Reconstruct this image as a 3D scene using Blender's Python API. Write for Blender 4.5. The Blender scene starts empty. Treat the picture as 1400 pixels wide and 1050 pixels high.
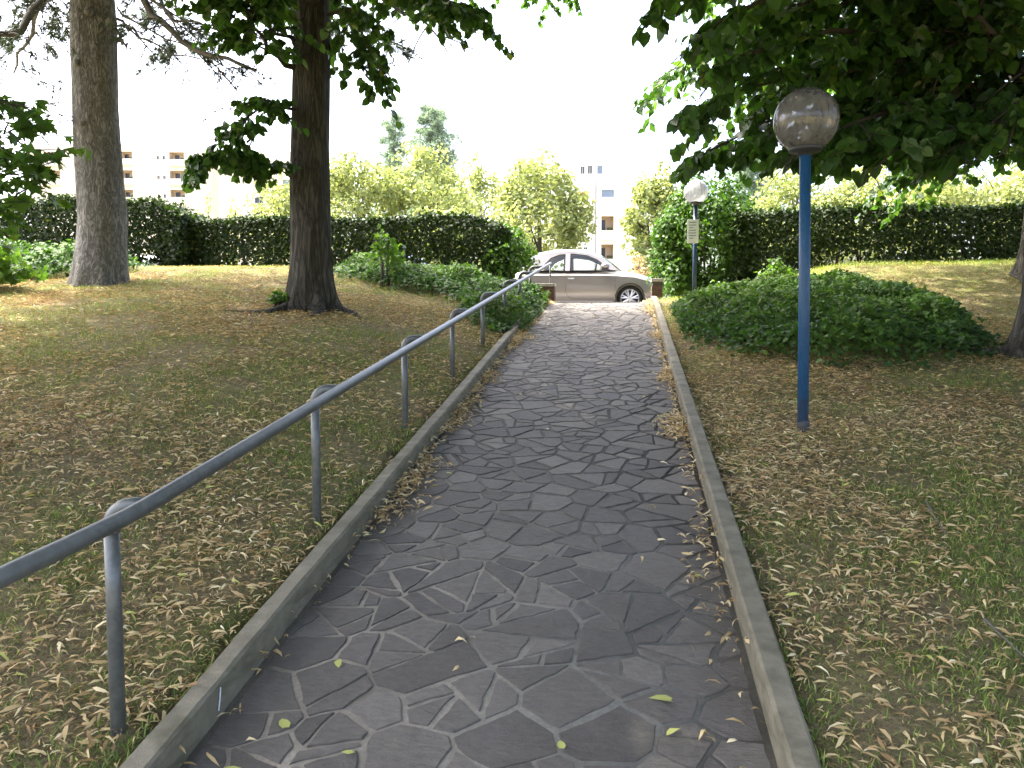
import bpy, bmesh, math, random
import numpy as np
from mathutils import Vector, Matrix
R_ = math.radians
rng = np.random.default_rng(11)
random.seed(5)
scene = bpy.context.scene
COL = scene.collection

# ------------------------------------------------------------------ camera
FPX, CX, CY = 1099.0, 700.0, 525.0          # focal length and centre in photograph pixels (1400 x 1050)
YAW, PITCH, EYE = R_(7.8), R_(3.904), 1.6
cam_d = bpy.data.cameras.new('camera'); cam = bpy.data.objects.new('camera', cam_d); COL.objects.link(cam)
cam.location = (0, 0, EYE); cam.rotation_euler = (R_(90) - PITCH, 0, YAW)
cam_d.sensor_width = 36; cam_d.lens = FPX / 1400 * 36; cam_d.clip_start = 0.05; cam_d.clip_end = 3000
scene.camera = cam

# ------------------------------------------------------------------ sky, sun, exposure
SUN_EL, SUN_AZ = R_(62), R_(-70)            # azimuth clockwise from +Y (path direction): ahead of the camera, to its left
world = bpy.data.worlds.new('World'); scene.world = world; world.use_nodes = True
wt = world.node_tree; wt.nodes.clear()
sky = wt.nodes.new('ShaderNodeTexSky'); sky.sky_type = 'NISHITA'; sky.sun_disc = False
sky.sun_elevation = SUN_EL; sky.sun_rotation = SUN_AZ; sky.air_density = 0.75; sky.dust_density = 8.0; sky.ozone_density = 1.3
bg = wt.nodes.new('ShaderNodeBackground'); bg.inputs['Strength'].default_value = 0.15
wo = wt.nodes.new('ShaderNodeOutputWorld')
wt.links.new(sky.outputs[0], bg.inputs[0]); wt.links.new(bg.outputs[0], wo.inputs[0])
sun_d = bpy.data.lights.new('sun', 'SUN'); sun = bpy.data.objects.new('sun', sun_d); COL.objects.link(sun)
sun_d.energy = 2.0; sun_d.angle = R_(1.2); sun_d.color = (1.0, 0.95, 0.86)
sd = Vector((math.sin(SUN_AZ) * math.cos(SUN_EL), math.cos(SUN_AZ) * math.cos(SUN_EL), math.sin(SUN_EL)))
sun.rotation_euler = sd.to_track_quat('Z', 'Y').to_euler(); sun.location = sd * 60
vs = scene.view_settings
vs.view_transform = 'Standard'; vs.look = 'None'; vs.gamma = 1.0; vs.use_curve_mapping = False
vs.exposure = 3.15
scene.cycles.use_denoising = True
scene.cycles.max_bounces = 10; scene.cycles.transparent_max_bounces = 12
scene.cycles.sample_clamp_indirect = 6

# ------------------------------------------------------------------ helpers: geometry
def W(px, v, d):
    """world point seen at photograph pixel (px, v) at camera depth d"""
    f = Vector((-math.sin(YAW) * math.cos(PITCH), math.cos(YAW) * math.cos(PITCH), -math.sin(PITCH)))
    u = Vector((-math.sin(YAW) * math.sin(PITCH), math.cos(YAW) * math.sin(PITCH), math.cos(PITCH)))
    r = Vector((math.cos(YAW), math.sin(YAW), 0))
    return Vector((0, 0, EYE)) + d * (f + r * ((px - CX) / FPX) + u * ((CY - v) / FPX))

def to_px(P):
    P = np.asarray(P, float) - np.array([0, 0, EYE])
    f = np.array((-math.sin(YAW) * math.cos(PITCH), math.cos(YAW) * math.cos(PITCH), -math.sin(PITCH)))
    u = np.array((-math.sin(YAW) * math.sin(PITCH), math.cos(YAW) * math.sin(PITCH), math.cos(PITCH)))
    r = np.array((math.cos(YAW), math.sin(YAW), 0))
    d = P @ f
    return CX + FPX * (P @ r) / d, CY - FPX * (P @ u) / d, d

def link(name, me, mat=None, parent=None, smooth=False):
    o = bpy.data.objects.new(name, me); COL.objects.link(o)
    if mat is not None and not me.materials: me.materials.append(mat)
    if parent is not None: o.parent = parent
    if smooth and len(me.polygons): me.polygons.foreach_set('use_smooth', np.ones(len(me.polygons), bool))
    return o

def empty(name, loc=(0, 0, 0)):
    o = bpy.data.objects.new(name, None); COL.objects.link(o); o.location = loc; o.empty_display_size = 0.2
    return o

def tag(o, label=None, cat=None, group=None, kind=None):
    if label: o['label'] = label
    if cat: o['category'] = cat
    if group: o['group'] = group
    if kind: o['kind'] = kind
    return o

def adopt(ch, parent):
    """parent without moving: the child's mesh is in world space"""
    ch.parent = parent
    ch.matrix_parent_inverse = Matrix.Translation(-Vector(parent.location))
    return ch

def np_mesh(name, V, T, rnd=None, k=3):
    V = np.asarray(V, np.float32).reshape(-1, 3); T = np.asarray(T, np.int32).reshape(-1, k)
    me = bpy.data.meshes.new(name)
    me.vertices.add(len(V)); me.vertices.foreach_set('co', V.ravel())
    me.loops.add(T.size); me.loops.foreach_set('vertex_index', T.ravel())
    me.polygons.add(len(T)); me.polygons.foreach_set('loop_start', np.arange(0, T.size, k, dtype=np.int32))
    me.update(calc_edges=True)
    if rnd is not None:
        a = me.attributes.new('rnd', 'FLOAT', 'FACE'); a.data.foreach_set('value', np.asarray(rnd, np.float32))
    return me

def nrm(a):
    return a / np.maximum(np.linalg.norm(a, axis=-1, keepdims=True), 1e-9)

def scatter(tv, tt, pos, d, n, s, sx=None):
    """copies of template (tv, tt): +Y along d, +Z towards n"""
    d = nrm(d); x = nrm(np.cross(d, n)); z = np.cross(x, d)
    s = np.asarray(s)[:, None]; sx = s if sx is None else np.asarray(sx)[:, None]
    V = (pos[:, None, :] + tv[None, :, 0:1] * (x * sx)[:, None, :] + tv[None, :, 1:2] * (d * s)[:, None, :] + tv[None, :, 2:3] * (z * s)[:, None, :])
    T = tt[None] + (np.arange(len(pos)) * len(tv))[:, None, None]
    return V.reshape(-1, 3), T.reshape(-1, 3)

def scatter_mesh(name, tpl, pos, d, n, s, sx=None, rnd=None):
    tv, tt = tpl
    V, T = scatter(tv, tt, pos, d, n, s, sx)
    r = rng.random(len(pos)) if rnd is None else rnd
    return np_mesh(name, V, T, np.repeat(r, len(tt)))

def tube_arrays(pts, rad, n=8, cap=True, wob=0.0):
    pts = [Vector(p) for p in pts]
    if not hasattr(rad, '__len__'): rad = [rad] * len(pts)
    V, F = [], []
    t0 = (pts[1] - pts[0]).normalized()
    up = Vector((0, 0, 1)) if abs(t0.z) < 0.9 else Vector((1, 0, 0))
    a = t0.cross(up).normalized()
    for i, p in enumerate(pts):
        t = (pts[min(i + 1, len(pts) - 1)] - pts[max(i - 1, 0)]).normalized()
        a = (a - t * a.dot(t)).normalized(); b = t.cross(a)
        for j in range(n):
            th = 2 * math.pi * j / n
            r = rad[i] * (1 + (random.uniform(-wob, wob) if wob else 0))
            V.append(p + (a * math.cos(th) + b * math.sin(th)) * r)
    for i in range(len(pts) - 1):
        for j in range(n):
            q = (j + 1) % n
            F.append((i * n + j, i * n + q, (i + 1) * n + q, (i + 1) * n + j))
    if cap:
        F.append(tuple(range(n - 1, -1, -1))); F.append(tuple((len(pts) - 1) * n + j for j in range(n)))
    return V, F

class MB:
    """collects pieces into one mesh"""
    def __init__(s): s.V, s.F = [], []
    def add(s, V, F):
        o = len(s.V); s.V += [tuple(v) for v in V]; s.F += [tuple(i + o for i in f) for f in F]; return s
    def tube(s, pts, rad, n=8, cap=True, wob=0.0): return s.add(*tube_arrays(pts, rad, n, cap, wob))
    def box(s, a, b):
        (x0, y0, z0), (x1, y1, z1) = a, b
        V = [(x0, y0, z0), (x1, y0, z0), (x1, y1, z0), (x0, y1, z0), (x0, y0, z1), (x1, y0, z1), (x1, y1, z1), (x0, y1, z1)]
        return s.add(V, [(3, 2, 1, 0), (4, 5, 6, 7), (0, 1, 5, 4), (1, 2, 6, 5), (2, 3, 7, 6), (3, 0, 4, 7)])
    def lathe(s, prof, c, n=24):
        V, F = [], []
        for (r, z) in prof:
            for j in range(n):
                th = 2 * math.pi * j / n; V.append((c[0] + r * math.cos(th), c[1] + r * math.sin(th), c[2] + z))
        for i in range(len(prof) - 1):
            for j in range(n):
                q = (j + 1) % n; F.append((i * n + j, i * n + q, (i + 1) * n + q, (i + 1) * n + j))
        return s.add(V, F)
    def mesh(s, name):
        me = bpy.data.meshes.new(name); me.from_pydata(s.V, [], s.F); me.update(); return me
    def build(s, name, mat, parent=None, smooth=False, bevel=0.0):
        me = s.mesh(name)
        if bevel:
            bm = bmesh.new(); bm.from_mesh(me)
            bmesh.ops.bevel(bm, geom=bm.edges[:], offset=bevel, segments=2, affect='EDGES', profile=0.6)
            bm.to_mesh(me); bm.free()
        o = link(name, me, mat, None, smooth)
        if parent is not None: adopt(o, parent)
        return o

def vnoise(x, y, seed=0):
    """cheap smooth value noise, vectorised"""
    x = np.asarray(x, float); y = np.asarray(y, float)
    xi = np.floor(x).astype(np.int64); yi = np.floor(y).astype(np.int64); xf = x - xi; yf = y - yi
    def h(a, b):
        q = (a * 374761393 + b * 668265263 + seed * 974634777) & 0x7fffffff
        q = ((q ^ (q >> 13)) * 1274126177) & 0x7fffffff
        return ((q ^ (q >> 16)) & 0xffff) / 65535.0
    u = xf * xf * (3 - 2 * xf); w = yf * yf * (3 - 2 * yf)
    return (h(xi, yi) * (1 - u) + h(xi + 1, yi) * u) * (1 - w) + (h(xi, yi + 1) * (1 - u) + h(xi + 1, yi + 1) * u) * w

def fbm(x, y, seed=0, o=3):
    s = 0; a = 0.5; t = 0
    for k in range(o):
        s = s + a * vnoise(x * 2 ** k, y * 2 ** k, seed + k); t += a; a *= 0.5
    return s / t

# ------------------------------------------------------------------ helpers: materials
class NT:
    def __init__(s, name):
        s.m = bpy.data.materials.new(name); s.m.use_nodes = True; s.t = s.m.node_tree
        s.t.nodes.clear(); s.out = s.t.nodes.new('ShaderNodeOutputMaterial')
    def n(s, typ, **kw):
        nd = s.t.nodes.new('ShaderNode' + typ)
        for k, v in kw.items():
            if k.startswith('i_'):
                key = k[2:].replace('_', ' ')
                tgt = nd.inputs[int(key)] if key.isdigit() else nd.inputs[key]
                if isinstance(v, bpy.types.NodeSocket): s.t.links.new(v, tgt)
                else: tgt.default_value = v
            else: setattr(nd, k, v)
        return nd
    def ramp(s, fac, stops, interp='LINEAR'):
        r = s.t.nodes.new('ShaderNodeValToRGB'); cr = r.color_ramp; cr.interpolation = interp
        while len(cr.elements) < len(stops): cr.elements.new(0.5)
        for e, (p, c) in zip(cr.elements, stops): e.position = p; e.color = (*c, 1) if len(c) == 3 else c
        s.t.links.new(fac, r.inputs[0]); return r.outputs[0]
    def noise(s, vec, scale, detail=4, rough=0.55):
        return s.n('TexNoise', i_Vector=vec, i_Scale=scale, i_Detail=detail, i_Roughness=rough).outputs[0]
    def mapping(s, vec, scale=(1, 1, 1)): return s.n('Mapping', i_Vector=vec, i_Scale=scale).outputs[0]
    def obj(s): return s.n('TexCoord').outputs['Object']
    def pos(s): return s.n('NewGeometry').outputs['Position']
    def mix(s, fac, a, b, mode='MIX'):
        m = s.t.nodes.new('ShaderNodeMix'); m.data_type = 'RGBA'; m.blend_type = mode
        for sock, v in ((m.inputs[0], fac), (m.inputs[6], a), (m.inputs[7], b)):
            if isinstance(v, bpy.types.NodeSocket): s.t.links.new(v, sock)
            else: sock.default_value = v if not isinstance(v, tuple) or len(v) == 4 else (*v, 1)
        return m.outputs[2]
    def math(s, op, a, b=0.0):
        m = s.t.nodes.new('ShaderNodeMath'); m.operation = op
        for sock, v in ((m.inputs[0], a), (m.inputs[1], b)):
            if isinstance(v, bpy.types.NodeSocket): s.t.links.new(v, sock)
            else: sock.default_value = v
        return m.outputs[0]
    def bump(s, h, strength=0.5, dist=0.01, normal=None):
        b = s.n('Bump', i_Height=h, i_Strength=strength, i_Distance=dist)
        if normal is not None: s.t.links.new(normal, b.inputs['Normal'])
        return b.outputs[0]
    def pbsdf(s, col, rough=0.6, **kw):
        p = s.t.nodes.new('ShaderNodeBsdfPrincipled')
        d = {'Base Color': col, 'Roughness': rough}; d.update({k.replace('_', ' '): v for k, v in kw.items()})
        for k, v in d.items():
            if isinstance(v, bpy.types.NodeSocket): s.t.links.new(v, p.inputs[k])
            elif k == 'Base Color': p.inputs[k].default_value = (*v, 1) if len(v) == 3 else v
            else: p.inputs[k].default_value = v
        return p.outputs[0]
    def done(s, sh):
        s.t.links.new(sh, s.out.inputs['Surface']); return s.m

def leaf_mat(name, stops, trans=0.35, rough=0.45, tcol=(1.5, 1.6, 0.6), spec=0.4):
    t = NT(name)
    a = t.n('Attribute', attribute_name='rnd').outputs['Fac']
    c = t.ramp(a, stops)
    p = t.pbsdf(c, rough, **{'Specular IOR Level': spec})
    if trans <= 0: return t.done(p)
    tc = t.mix(1.0, c, tcol, 'MULTIPLY')
    tr = t.n('BsdfTranslucent', i_Color=tc).outputs[0]
    return t.done(t.n('MixShader', i_0=trans, i_1=p, i_2=tr).outputs[0])

def simple_mat(name, col, rough=0.6, var=0.15, scale=8, bump=0.0, **kw):
    t = NT(name); o = t.pos(); nz = t.noise(o, scale, 5, 0.6)
    lo = tuple(c * (1 - var) for c in col); hi = tuple(min(1, c * (1 + var)) for c in col)
    c = t.ramp(nz, [(0.3, lo), (0.7, hi)])
    if bump: kw['Normal'] = t.bump(nz, bump, 0.01)
    return t.done(t.pbsdf(c, rough, **kw))

def make_materials():
    M = {}
    # lawn soil with moss and thin turf
    t = NT('lawn_soil'); p = t.pos()
    n1 = t.noise(p, 0.9, 5, 0.6); n2 = t.noise(p, 14, 6, 0.7); n3 = t.noise(p, 3.0, 4, 0.6); n4 = t.noise(p, 120, 3, 0.7)
    soil = t.ramp(n2, [(0.3, (0.114, 0.089, 0.048)), (0.55, (0.237, 0.190, 0.103)), (0.75, (0.379, 0.321, 0.176))])
    moss = t.ramp(n2, [(0.3, (0.077, 0.103, 0.023)), (0.7, (0.203, 0.232, 0.048))])
    n5 = t.noise(p, 55, 5, 0.75)
    f = t.ramp(t.math('ADD', t.math('ADD', t.math('MULTIPLY', n1, 0.4), t.math('MULTIPLY', n3, 0.35)), t.math('MULTIPLY', n5, 0.25)), [(0.47, (0, 0, 0)), (0.60, (0.8, 0.8, 0.8))])
    c = t.mix(f, soil, moss)
    c = t.mix(t.ramp(n5, [(0.35, (0.75, 0.75, 0.75)), (0.55, (0, 0, 0))]), c, (0.085, 0.066, 0.042))
    c = t.mix(t.ramp(n4, [(0.55, (0, 0, 0)), (0.75, (0.7, 0.7, 0.7))]), c, (0.26, 0.21, 0.125))
    M['lawn'] = t.done(t.pbsdf(c, 0.95, Normal=t.bump(t.math('ADD', n2, t.math('MULTIPLY', n4, 0.6)), 0.9, 0.03), **{'Specular IOR Level': 0.1}))
    M['bract'] = leaf_mat('dry_bract', [(0.0, (0.168, 0.105, 0.050)), (0.2, (0.325, 0.215, 0.100)), (0.5, (0.493, 0.363, 0.175)), (0.78, (0.650, 0.528, 0.280)), (0.93, (0.829, 0.737, 0.480)), (1.0, (0.470, 0.484, 0.140))], 0.2, 0.7, (1.0, 0.9, 0.7), 0.2)
    M['grass'] = leaf_mat('grass_blade', [(0.0, (0.072, 0.127, 0.029)), (0.5, (0.176, 0.264, 0.054)), (0.8, (0.300, 0.370, 0.087)), (1.0, (0.597, 0.529, 0.174))], 0.3, 0.6, (1.2, 1.2, 0.6), 0.25)
    M['lime'] = leaf_mat('lime_leaf', [(0.0, (0.026, 0.061, 0.016)), (0.5, (0.049, 0.111, 0.023)), (0.85, (0.081, 0.156, 0.033)), (1.0, (0.156, 0.195, 0.039))], 0.38, 0.42, (1.9, 2.1, 0.7), 0.4)
    M['maple'] = leaf_mat('young_tree_leaf', [(0.0, (0.047, 0.098, 0.022)), (0.6, (0.081, 0.156, 0.031)), (1.0, (0.135, 0.208, 0.042))], 0.42, 0.4, (1.9, 2.1, 0.7), 0.4)
    M['hedge'] = leaf_mat('hedge_leaf', [(0.0, (0.012, 0.025, 0.008)), (0.55, (0.025, 0.046, 0.012)), (0.9, (0.051, 0.085, 0.018)), (1.0, (0.102, 0.116, 0.034))], 0.2, 0.55, (1.6, 1.9, 0.5), 0.22)
    M['laurel'] = leaf_mat('bush_leaf', [(0.0, (0.024, 0.057, 0.012)), (0.5, (0.053, 0.115, 0.020)), (1.0, (0.110, 0.196, 0.030))], 0.3, 0.55, (1.6, 1.9, 0.5), 0.25)
    M['ivy'] = leaf_mat('ivy_leaf', [(0.0, (0.018, 0.045, 0.014)), (0.5, (0.040, 0.090, 0.022)), (0.85, (0.075, 0.145, 0.027)), (1.0, (0.120, 0.190, 0.040))], 0.28, 0.62, (1.5, 1.8, 0.5), 0.18)
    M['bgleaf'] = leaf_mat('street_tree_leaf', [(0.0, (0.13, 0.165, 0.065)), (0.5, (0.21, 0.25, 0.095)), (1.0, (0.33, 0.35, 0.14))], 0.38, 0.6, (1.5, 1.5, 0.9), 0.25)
    M['cedar'] = leaf_mat('cedar_needle', [(0.0, (0.15, 0.21, 0.15)), (1.0, (0.28, 0.36, 0.26))], 0.3, 0.6, (1.2, 1.3, 0.9), 0.3)  # needle colour paled to stand for distant haze and overexposure
    M['pine'] = leaf_mat('pine_needle', [(0.0, (0.035, 0.055, 0.035)), (1.0, (0.085, 0.110, 0.070))], 0.2, 0.6, (1.2, 1.3, 0.9), 0.3)
    # bark
    def bark(name, c0, c1, c2, sc, ridge, plates):
        t = NT(name); p = t.obj()
        mp = t.mapping(p, sc)
        a = t.noise(mp, 1.0, 7, 0.68)
        v = t.n('TexNoise', i_Vector=t.mapping(p, plates), i_Scale=1.0, i_Detail=5, i_Roughness=0.6, i_Distortion=0.9).outputs[0]
        v = t.math('ABSOLUTE', t.math('SUBTRACT', v, 0.5))
        v = t.ramp(v, [(0.0, (0, 0, 0)), (0.10, (1, 1, 1))])
        big = t.noise(p, 2.2, 4, 0.6)
        h = t.math('ADD', t.math('MULTIPLY', a, 0.62), t.math('MULTIPLY', v, 0.38))
        c = t.ramp(h, [(0.30, c0), (0.62, c1), (0.85, c2)])
        c = t.mix(t.math('MULTIPLY', big, 0.45), c, (c1[0] * 0.7, c1[1] * 0.78, c1[2] * 0.62))
        return t.done(t.pbsdf(c, 0.92, Normal=t.bump(h, 1.0, ridge), **{'Specular IOR Level': 0.15}))
    M['lime_bark'] = bark('lime_bark', (0.034, 0.031, 0.026), (0.084, 0.078, 0.068), (0.148, 0.138, 0.124), (30, 30, 4.2), 0.030, (17, 17, 1.7))
    M['pine_bark'] = bark('conifer_bark', (0.080, 0.074, 0.069), (0.215, 0.203, 0.192), (0.34, 0.325, 0.31), (34, 34, 14), 0.020, (20, 20, 6))
    M['twig'] = simple_mat('twig_bark', (0.050, 0.042, 0.032), 0.85, 0.3, 30)
    M['grey_twig'] = simple_mat('grey_twig_bark', (0.11, 0.10, 0.09), 0.85, 0.3, 30)
    # porphyry paving
    t = NT('porphyry_stone'); p = t.pos(); oi = t.n('ObjectInfo').outputs['Random']
    at = t.n('Attribute', attribute_name='rnd').outputs['Fac']
    big = t.noise(p, 3.5, 4, 0.6); mid = t.noise(t.mapping(p, (1, 2.2, 1)), 22, 6, 0.7); fine = t.noise(p, 220, 3, 0.7)
    base = t.ramp(at, [(0.0, (0.070, 0.063, 0.052)), (0.35, (0.096, 0.086, 0.070)), (0.75, (0.118, 0.107, 0.087)), (1.0, (0.158, 0.143, 0.117))])
    c = t.mix(t.ramp(mid, [(0.35, (0, 0, 0)), (0.7, (1, 1, 1))]), t.mix(1.0, base, (0.72, 0.70, 0.70), 'MULTIPLY'), t.mix(1.0, base, (1.28, 1.25, 1.22), 'MULTIPLY'))
    c = t.mix(t.ramp(fine, [(0.62, (0, 0, 0)), (0.78, (1, 1, 1))]), c, (0.26, 0.245, 0.23))
    c = t.mix(t.ramp(big, [(0.5, (0, 0, 0)), (0.75, (0.35, 0.35, 0.35))]), c, (0.15, 0.138, 0.125))
    b1 = t.bump(mid, 0.9, 0.016); b2 = t.bump(fine, 0.5, 0.003, b1)
    M['stone'] = t.done(t.pbsdf(c, t.ramp(mid, [(0.2, (0.62,) * 3), (0.8, (0.82,) * 3)]), Normal=b2, **{'Specular IOR Level': 0.42}))
    # mortar
    t = NT('mortar'); p = t.pos(); a = t.noise(p, 60, 5, 0.7); b = t.noise(p, 2.2, 4, 0.6)
    c = t.ramp(a, [(0.3, (0.165, 0.150, 0.120)), (0.7, (0.265, 0.243, 0.197))])
    c = t.mix(t.ramp(b, [(0.45, (0, 0, 0)), (0.68, (0.75, 0.75, 0.75))]), c, (0.085, 0.078, 0.062))
    yy = t.n('SeparateXYZ', i_Vector=p).outputs[1]
    c = t.mix(t.ramp(t.math('ADD', t.math('MULTIPLY', yy, .1), t.math('MULTIPLY', b, .12)), [(0.40, (0, 0, 0)), (0.56, (0.85, 0.85, 0.85))]), c, (0.052, 0.047, 0.040))
    M['mortar'] = t.done(t.pbsdf(c, 0.9, Normal=t.bump(a, 0.8, 0.006)))
    # concrete kerb with algae
    t = NT('kerb_concrete'); p = t.pos(); a = t.noise(p, 9, 6, 0.65); f = t.noise(p, 150, 3, 0.7); st = t.noise(t.mapping(p, (3, 3, 16)), 2.0, 5, 0.65)
    c = t.ramp(a, [(0.3, (0.135, 0.120, 0.080)), (0.7, (0.225, 0.203, 0.140))])
    c = t.mix(t.ramp(st, [(0.45, (0, 0, 0)), (0.7, (0.8, 0.8, 0.8))]), c, (0.078, 0.072, 0.038))
    c = t.mix(t.ramp(f, [(0.6, (0, 0, 0)), (0.8, (0.5, 0.5, 0.5))]), c, (0.08, 0.078, 0.065))
    M['kerb'] = t.done(t.pbsdf(c, 0.85, Normal=t.bump(t.math('ADD', a, t.math('MULTIPLY', f, 0.5)), 0.6, 0.008)))
    # galvanised steel
    t = NT('galvanised_steel'); p = t.pos(); a = t.noise(p, 45, 5, 0.7); b = t.noise(p, 5, 4, 0.6)
    c = t.ramp(a, [(0.3, (0.080, 0.086, 0.080)), (0.7, (0.145, 0.152, 0.142))])
    c = t.mix(t.ramp(b, [(0.5, (0, 0, 0)), (0.75, (0.6, 0.6, 0.6))]), c, (0.20, 0.21, 0.20))
    M['steel'] = t.done(t.pbsdf(c, t.ramp(a, [(0.3, (0.32,) * 3), (0.7, (0.50,) * 3)]), Metallic=0.3, Normal=t.bump(a, 0.12, 0.002)))
    M['seam'] = simple_mat('weld_seam', (0.10, 0.105, 0.11), 0.6, 0.3, 60)
    # lamp paint
    t = NT('blue_lamp_paint'); p = t.pos(); a = t.noise(t.mapping(p, (1, 1, 0.3)), 40, 6, 0.7); b = t.noise(p, 110, 4, 0.7)
    c = t.ramp(a, [(0.3, (0.008, 0.052, 0.130)), (0.7, (0.014, 0.086, 0.195))])
    c = t.mix(t.ramp(b, [(0.58, (0, 0, 0)), (0.70, (0.8, 0.8, 0.8))]), c, (0.13, 0.17, 0.20))
    rz = t.n('SeparateXYZ', i_Vector=t.obj()).outputs[2]
    c = t.mix(t.ramp(t.math('ADD', t.math('MULTIPLY', rz, .25), t.math('MULTIPLY', a, .22)), [(0.32, (0.9, 0.9, 0.9)), (0.40, (0, 0, 0))]), c, (0.060, 0.050, 0.045))
    M['blue'] = t.done(t.pbsdf(c, 0.45, Normal=t.bump(b, 0.2, 0.002)))
    M['darkblue'] = simple_mat('dark_blue_lamp_paint', (0.012, 0.040, 0.095), 0.5, 0.3, 40)
    M['collar'] = simple_mat('lamp_collar_plastic', (0.035, 0.038, 0.042), 0.5, 0.3, 50)
    # smoky dirty plastic globe
    def globe(name, tint, dirt, dfac):
        t = NT(name); p = t.obj()
        streak = t.noise(t.mapping(p, (26, 26, 2.0)), 1.6, 5, 0.65); bl = t.noise(p, 9, 5, 0.65)
        k = t.ramp(t.math('ADD', t.math('MULTIPLY', streak, 0.6), t.math('MULTIPLY', bl, 0.4)), [(0.35, (dfac * 0.55,) * 3), (0.7, (min(1, dfac * 1.35),) * 3)])
        tr = t.n('BsdfTransparent', i_Color=(*tint, 1)).outputs[0]
        df = t.n('BsdfDiffuse', i_Color=(*dirt, 1)).outputs[0]
        tl = t.n('BsdfTranslucent', i_Color=(*dirt, 1)).outputs[0]
        dd = t.n('MixShader', i_0=0.45, i_1=df, i_2=tl).outputs[0]
        a = t.n('MixShader', i_0=k, i_1=tr, i_2=dd).outputs[0]
        gl = t.n('BsdfGlossy', i_Color=(1, 1, 1, 1), i_Roughness=0.14).outputs[0]
        fr = t.n('Fresnel', i_IOR=1.5).outputs[0]
        return t.done(t.n('MixShader', i_0=t.math('MULTIPLY', fr, 0.95), i_1=a, i_2=gl).outputs[0])
    M['globe_dark'] = globe('smoky_globe_plastic', (0.58, 0.57, 0.55), (0.36, 0.35, 0.33), 0.52)
    M['globe_backlit'] = globe('backlit_globe_plastic', (0.72, 0.73, 0.74), (0.60, 0.61, 0.62), 0.60)  # tint and dirt whitened so the far globe looks lit from behind
    M['bulb'] = simple_mat('bulb_glass', (0.75, 0.75, 0.72), 0.25, 0.05, 5)
    # brick
    M['brick'] = simple_mat('dark_brick', (0.11, 0.062, 0.045), 0.85, 0.4, 25, 0.5)
    M['pale_cap'] = simple_mat('wall_cap_concrete', (0.36, 0.34, 0.30), 0.85, 0.2, 18, 0.4)
    M['asphalt'] = simple_mat('asphalt', (0.058, 0.056, 0.055), 0.9, 0.3, 70, 0.6)
    M['sidewalk'] = simple_mat('sidewalk_paving', (0.24, 0.225, 0.205), 0.9, 0.2, 14, 0.4)
    M['granite'] = simple_mat('granite_kerb', (0.33, 0.32, 0.30), 0.8, 0.15, 40, 0.3)
    # building
    M['cream'] = simple_mat('cream_render', (0.80, 0.73, 0.60), 0.9, 0.06, 0.6)
    M['white_wall'] = simple_mat('white_render', (0.80, 0.78, 0.73), 0.9, 0.05, 0.6)
    M['recess'] = simple_mat('shaded_recess_render', (0.62, 0.51, 0.38), 0.9, 0.1, 0.6)  # wall colour deepened to ochre for the shade inside the balconies
    M['slab'] = simple_mat('balcony_parapet', (0.78, 0.74, 0.66), 0.9, 0.05, 1)
    M['roofing'] = simple_mat('flat_roof', (0.66, 0.62, 0.56), 0.9, 0.1, 1)
    M['shutter'] = simple_mat('blue_grey_shutter', (0.16, 0.21, 0.27), 0.7, 0.1, 3)
    M['pane'] = simple_mat('window_glass', (0.045, 0.055, 0.065), 0.08, 0.1, 1)
    M['frame'] = simple_mat('window_frame', (0.55, 0.53, 0.50), 0.6, 0.1, 3)
    M['pipe'] = simple_mat('downpipe', (0.32, 0.30, 0.29), 0.6, 0.1, 3)
    # car
    def paint(name, col, met=0.75):
        t = NT(name); f = t.noise(t.obj(), 900, 2, 0.5)
        c = t.ramp(f, [(0.35, tuple(x * 0.88 for x in col)), (0.65, col)])
        return t.done(t.pbsdf(c, 0.34, Metallic=met, **{'Coat Weight': 0.9, 'Coat Roughness': 0.06}))
    M['silver'] = paint('silver_beige_paint', (0.25, 0.225, 0.20), 0.6)
    M['navy'] = paint('navy_paint', (0.02, 0.035, 0.075), 0.3)
    M['white_paint'] = paint('white_paint', (0.72, 0.73, 0.74), 0.0)
    M['tyre'] = simple_mat('tyre_rubber', (0.022, 0.022, 0.023), 0.85, 0.2, 40)
    M['alloy'] = simple_mat('alloy_rim', (0.62, 0.62, 0.63), 0.3, 0.05, 10, Metallic=0.7)
    M['black'] = simple_mat('black_trim', (0.018, 0.018, 0.019), 0.6, 0.2, 20)
    M['interior'] = simple_mat('car_interior', (0.045, 0.043, 0.042), 0.8, 0.2, 20)
    M['chrome'] = simple_mat('chrome', (0.80, 0.80, 0.80), 0.1, 0.02, 5, Metallic=1.0)
    t = NT('car_glass')
    tr = t.n('BsdfTransparent', i_Color=(0.80, 0.86, 0.83, 1)).outputs[0]; gl = t.n('BsdfGlossy', i_Color=(1, 1, 1, 1), i_Roughness=0.02).outputs[0]
    M['glass'] = t.done(t.n('MixShader', i_0=t.n('Fresnel', i_IOR=1.45).outputs[0], i_1=tr, i_2=gl).outputs[0])
    M['headlight'] = simple_mat('headlight_lens', (0.6, 0.62, 0.64), 0.1, 0.05, 5)
    M['tail'] = simple_mat('tail_lens', (0.35, 0.02, 0.015), 0.15, 0.05, 5)
    M['sign'] = simple_mat('sign_face', (0.62, 0.66, 0.66), 0.5, 0.05, 10)
    M['sign_ink'] = simple_mat('sign_print', (0.16, 0.24, 0.26), 0.6, 0.1, 10)
    M['chalk'] = simple_mat('chalk_mark', (0.55, 0.62, 0.66), 0.9, 0.15, 60)
    return M
M = make_materials()

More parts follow.
